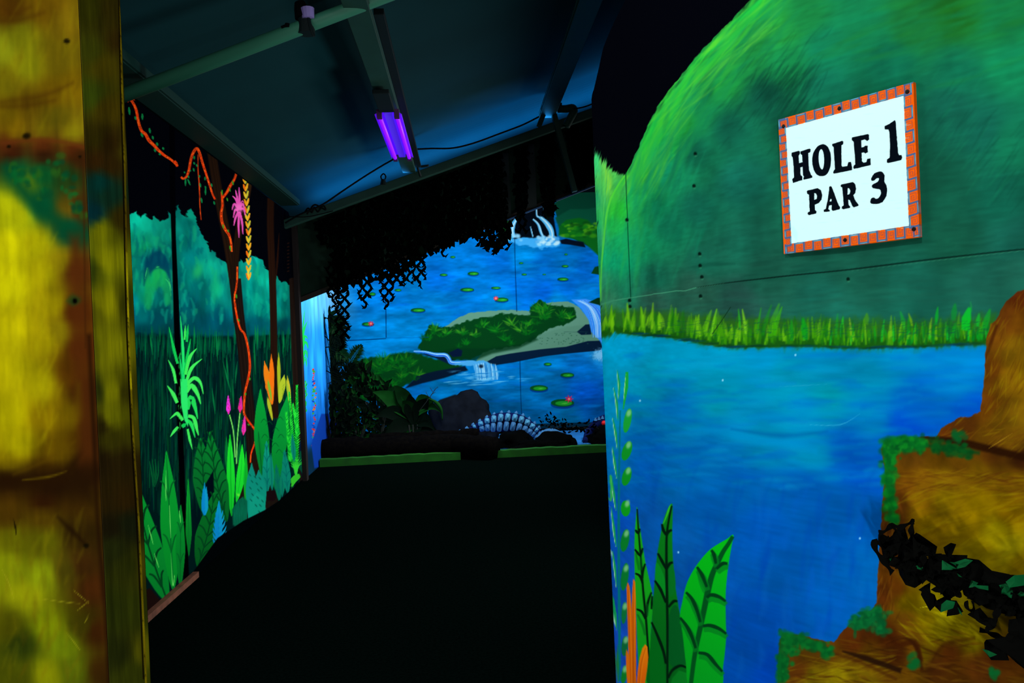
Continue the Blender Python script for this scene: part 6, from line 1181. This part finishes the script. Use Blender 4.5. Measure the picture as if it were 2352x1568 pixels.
def bush(name, label, region, Y, n, size, mats, seed, dy=.25, wide=.45):
    rr = random.Random(seed); P = np.array(region, float); x0, y0 = P.min(0); x1, y1 = P.max(0); base = pz((x0+x1)/2, y1, Y); t = empty(name, tuple(base), label, 'plant')
    def inside(x, y):
        c = False
        for i in range(len(P)):
            xa_, ya_ = P[i]; xb_, yb2 = P[(i+1) % len(P)]
            if (ya_ > y) != (yb2 > y) and x < (xb_-xa_)*(y-ya_)/(yb2-ya_)+xa_: c = not c
        return c
    b = MB(); k = 0; cx_ = (x0+x1)/2
    while k < n:
        x, y = rr.uniform(x0, x1), rr.uniform(y0, y1)
        if not inside(x, y): continue
        k += 1; Yq = Y+rr.uniform(-dy, dy); p = pz(x, y, Yq); a = math.atan2(y1-y+20, (x-cx_)*1.4)+rr.uniform(-.9, .9); L = size*rr.uniform(.6, 1.2)
        q = p+Vector((math.cos(a)*L, rr.uniform(-.5, .2)*L, math.sin(a)*L*.8)); blade3(b, p, q, L*wide*rr.uniform(.7, 1.1), -L*.10, mi=0 if rr.random() < .6 else (1 if rr.random() < .6 else 2))
    b.build('foliage', mats, t)
    b = MB(); 
    for k in range(6):
        x = cx_+rr.uniform(-.3, .3)*(x1-x0); b.tube([base+Vector(((x-cx_)/900, 0, 0)), pz(x, (y0+y1)/2, Y)], .012, 6)
    b.build('stems', M_STEM, t); return t
bush('leafy_bush', 'dense dark leafy bush at the foot of the palm', [(722, 895), (760, 890), (795, 890), (805, 930), (808, 960), (800, 1012), (725, 1020)], 9.85, 420, .12, [M_LFD, M_LF, M_LFD], 81, .1)
bush('leafy_bush', 'dull green spreading bush beneath the fern, left of the curled leaf plant', [(785, 870), (830, 835), (870, 870), (910, 900), (950, 950), (960, 1008), (800, 1010), (785, 930)], 10.4, 520, .15, [M_LFD, M_LF, M_LF2], 82, .1)
bush('leafy_bush', 'low dark plant with small pale green spears on the left bank', [(790, 950), (830, 940), (860, 960), (850, 1008), (800, 1008)], 10.0, 120, .10, [M_LFD, M_LF2, M_LF], 83, .1, .25)
# broad-leaved plant
_bp = atZ(950., 1030., .04)
t = empty('broad_leaf_plant', tuple(pz(950., 1005., 9.85)), 'broad-leaved dark green plant with a curled leaf beside the boulder', 'plant')
rr = random.Random(90)
b = MB()
for dx in (-.05, 0, .06): b.tube([Vector((t.location.x+dx*.5, 9.88, .04)), pz(948, 975, 9.9)+Vector((dx, 0, 0))], .012, 7)
b.build('stem', M_STEM, t)
for i, (a_, c_, w_, bd, m) in enumerate([((940, 960), (856, 900), .22, .08, M_LF2), ((945, 950), (905, 885), .2, .06, M_LF), ((950, 950), (1002, 925), .2, .10, M_LF2), ((950, 960), (1015, 950), .16, .14, M_LF2), ((955, 975), (1000, 990), .2, .1, M_LFD), ((940, 970), (860, 960), .2, .1, M_LFD), ((945, 980), (880, 1005), .2, .08, M_LFD), ((950, 975), (940, 905), .2, .05, M_LFD), ((955, 970), (985, 915), .2, .06, M_LFD), ((950, 990), (960, 1010), .2, .05, M_LFD), ((948, 962), (925, 920), .18, .05, M_LF), ((952, 985), (1010, 1000), .16, .08, M_LFD)]):
    b = MB(); blade3(b, pz(*a_, 9.9), pz(*c_, 9.8), w_, bd, 8); b.build('leaf', m, t, smooth=True)
b = MB(); P = cr([tuple(pz(*p, 9.8)) for p in ((985, 915), (1003, 925), (1014, 942), (1016, 965))], 4)
for i in range(len(P)-1): pass
b.tube(P, list(np.interp(np.linspace(0, 1, len(P)), [0, .4, 1], [.01, .028, .004])), 6, squash=.4); b.build('curled_leaf', M_LF2, t, smooth=True)
b = MB(); b.tube(cr([tuple(pz(*p, 9.8)) for p in ((962, 945), (985, 915), (1000, 893))], 4), .004, 5)
for p, q in (((985, 912), (978, 900)), ((990, 906), (1000, 900)), ((994, 900), (988, 890)), ((998, 895), (1006, 888)), ((980, 918), (990, 912))): b.tube([pz(*p, 9.8), pz(*q, 9.8)], .003, 4)
b.build('dry_stalk', M_STEM, t)
# twiggy creeper on the rocks
t = empty('creeper', tuple(pz(1300., 1000., 9.75)), 'black leafy twigs trailing over the rocks right of the serpent', 'plant'); rr = random.Random(95); b = MB(); b2 = MB()
for k in range(90):
    x = rr.uniform(1240, 1370); y = 978+abs(x-1270)*.06+rr.uniform(-14, 14)-(14 if x < 1280 else 0); p = pz(x, y, 9.72); a = rr.uniform(0, 6.28); L = rr.uniform(.03, .06)
    blade3(b, p, p+Vector((math.cos(a)*L, rr.uniform(-.02, .02), math.sin(a)*L)), L*.5, .003, 3)
b.build('leaves', [M_NET], t)
for k in range(7):
    x = 1245+k*18; b2.tube([pz(x-10, 985, 9.73), pz(x+6, 975+rr.uniform(-5, 8), 9.72), pz(x+22, 985, 9.73)], .004, 5)
b2.build('stems', M_STEM, t)

# ------------------------------------------------------------------ near camouflage net on the curved wall
M_NG = mat('green_net_cloth', rgb(5, 84, 42), .6, spec=.05, var=.3, scale=30); M_NK = mat('black_net_fabric', rgb(2.5, 3, 2), .85, spec=.03)
def near_net():
    b = MB(); rr = random.Random(14)
    def scrap(pts, off, mi=0, curl=.012):
        V_ = [wallpt(x, y, off+curl*math.sin(i*1.7)) for i, (x, y) in enumerate(pts)]; n_ = len(V_); nn = (wallpt(pts[0][0], pts[0][1], .1)-wallpt(pts[0][0], pts[0][1], 0)).normalized()*.0012
        c = sum(V_, Vector())/n_+nn*4; c2 = c-nn*2
        b.add(V_+[c]+[v-nn for v in V_]+[c2], [(i, (i+1) % n_, n_) for i in range(n_)]+[(n_+1+(i+1) % n_, n_+1+i, 2*n_+1) for i in range(n_)]+[(i, n_+1+i, n_+1+(i+1) % n_, (i+1) % n_) for i in range(n_)], mi)
    def strip(pts, w_, off, mi=0):
        P = cr(pts, 5); P = np.array(P); T = np.gradient(P, axis=0); T /= np.hypot(T[:, 0], T[:, 1])[:, None]; N2 = np.stack([-T[:, 1], T[:, 0]], 1)
        for i in range(len(P)-1):
            w0 = w_*(.75+.35*math.sin(i*.9)); w1 = w_*(.75+.35*math.sin((i+1)*.9)); o0 = off+.006*math.sin(i*.5); o1 = off+.006*math.sin((i+1)*.5)
            q = [P[i]-N2[i]*w0/2, P[i]+N2[i]*w0/2, P[i+1]+N2[i+1]*w1/2, P[i+1]-N2[i+1]*w1/2]; oo = (o0, o0, o1, o1)
            V_ = [wallpt(x[0], x[1], o) for x, o in zip(q, oo)]; V2 = [wallpt(x[0], x[1], o-.002) for x, o in zip(q, oo)]
            b.add(V_+V2, [(0, 1, 2, 3), (7, 6, 5, 4), (0, 4, 5, 1), (1, 5, 6, 2), (2, 6, 7, 3), (3, 7, 4, 0)], mi)
    z = lambda L: [(1980+x/3.75, 1150+y/3.75) for x, y in L]
    # first loops on the left
    strip(z([(240, 240), (300, 225), (345, 180), (430, 190), (500, 160), (530, 150), (525, 230), (500, 300)]), 13, .045)
    strip(z([(300, 280), (340, 300), (370, 240), (360, 190)]), 11, .04); strip(z([(430, 190), (425, 260), (450, 330), (500, 300)]), 12, .042)
    strip(z([(215, 290), (245, 400), (300, 500), (380, 570)]), 15, .05); strip(z([(230, 300), (320, 300), (420, 400), (520, 420), (660, 390)]), 24, .04)
    scrap(z([(205, 270), (330, 280), (420, 190), (440, 330), (540, 245), (575, 255), (690, 375), (680, 430), (560, 470), (380, 460), (360, 400), (250, 400), (225, 340)]), .03)
    scrap(z([(235, 350), (380, 440), (640, 470), (660, 620), (540, 710), (470, 680), (380, 610), (370, 560), (290, 500)]), .035); scrap(z([(540, 260), (600, 300), (690, 375), (680, 440), (560, 430)]), .05)
    scrap(z([(660, 430), (760, 410), (830, 430), (960, 440), (980, 600), (900, 760), (800, 830), (700, 700), (640, 620)]), .04); scrap(z([(825, 400), (835, 340), (865, 315), (895, 335), (900, 390), (880, 440), (830, 440)]), .055); scrap(z([(710, 360), (745, 400), (780, 410), (760, 440), (730, 420)]), .05)
    scrap(z([(610, 755), (650, 690), (720, 760), (730, 840), (700, 888)]), .05); scrap(z([(720, 860), (750, 800), (830, 760), (850, 860), (780, 900)]), .045)
    scrap(z([(1050, 480), (1090, 468), (1130, 490), (1170, 550), (1150, 640), (1060, 600)]), .06); scrap(z([(1175, 545), (1240, 525), (1330, 565), (1370, 600), (1300, 640), (1190, 620)]), .06)
    scrap(z([(940, 460), (1100, 470), (1200, 600), (1400, 620), (1500, 700), (1500, 950), (1300, 960), (1120, 900), (1000, 780), (900, 700)]), .03); scrap(z([(850, 800), (930, 790), (960, 900), (900, 935), (840, 930)]), .05)
    scrap(z([(1000, 920), (1080, 880), (1120, 870), (1170, 960), (1260, 950), (1250, 1010), (1180, 1018), (1080, 980)]), .05); scrap(z([(1100, 1040), (1160, 1040), (1200, 1090), (1170, 1110), (1110, 1080)]), .04)
    scrap(z([(1165, 1160), (1200, 1120), (1400, 1090), (1500, 1140), (1500, 1400), (1390, 1300), (1290, 1190), (1320, 1310), (1230, 1290), (1180, 1230)]), .05); scrap(z([(1330, 950), (1500, 900), (1500, 1150), (1380, 1120), (1330, 1040)]), .055)
    strip(z([(1120, 870), (1160, 970), (1230, 990), (1260, 900), (1280, 820)]), 12, .06); strip(z([(1000, 800), (1030, 870), (1060, 880), (1080, 800)]), 10, .055); strip(z([(1230, 1000), (1190, 1060), (1250, 1110), (1330, 1100), (1360, 1000)]), 12, .05)
    # green sides of the cloth
    scrap(z([(840, 440), (900, 450), (950, 510), (940, 530), (850, 515)]), .075, 1); scrap(z([(900, 455), (960, 445), (1030, 430), (1100, 455), (1060, 490), (980, 500), (940, 495)]), .075, 1); scrap(z([(1120, 650), (1235, 635), (1220, 690), (1150, 690)]), .075, 1); scrap(z([(1330, 600), (1395, 530), (1460, 540), (1450, 640), (1360, 640)]), .08, 1)
    scrap(z([(815, 820), (880, 770), (920, 800), (900, 860), (820, 880)]), .065, 1); scrap(z([(950, 550), (1000, 560), (990, 590), (955, 590)]), .07, 1); scrap(z([(940, 850), (990, 880), (970, 920), (945, 900)]), .06, 1); scrap(z([(1190, 1190), (1240, 1180), (1270, 1230), (1220, 1270)]), .07, 1)
    # smaller ragged scraps over the band
    for P_ in ([(900, 620), (1060, 560), (1240, 640), (1260, 820), (1100, 860), (960, 760)], [(1180, 620), (1400, 600), (1520, 700), (1520, 960), (1300, 900), (1200, 800)], [(640, 440), (900, 520), (960, 700), (840, 800), (680, 640)]): scrap(z(P_), .035)
    for k in range(95):
        t = rr.random(); x = 330+t*1150; yc = np.interp(x, [330, 700, 1000, 1200, 1500], [420, 560, 650, 760, 900]); y = yc+rr.gauss(0, 70)*(1+t*.5); R = rr.uniform(30, 62); a0 = rr.uniform(0, 6.28)
        if x > 900 and y > yc+120: continue
        pts = [(x+math.cos(a0+q*.9)*R*(1 if q % 2 else .7), y+math.sin(a0+q*.9)*R*(1 if q % 2 else .7)) for q in range(7)]
        scrap(z(pts), rr.uniform(.03, .07), 1 if rr.random() < .05 else 0, .008)
    o = b.build('camouflage_net', [M_NK, M_NG]); tag(o, 'near black and green camouflage net draped across the painted stones', 'net')
near_net()
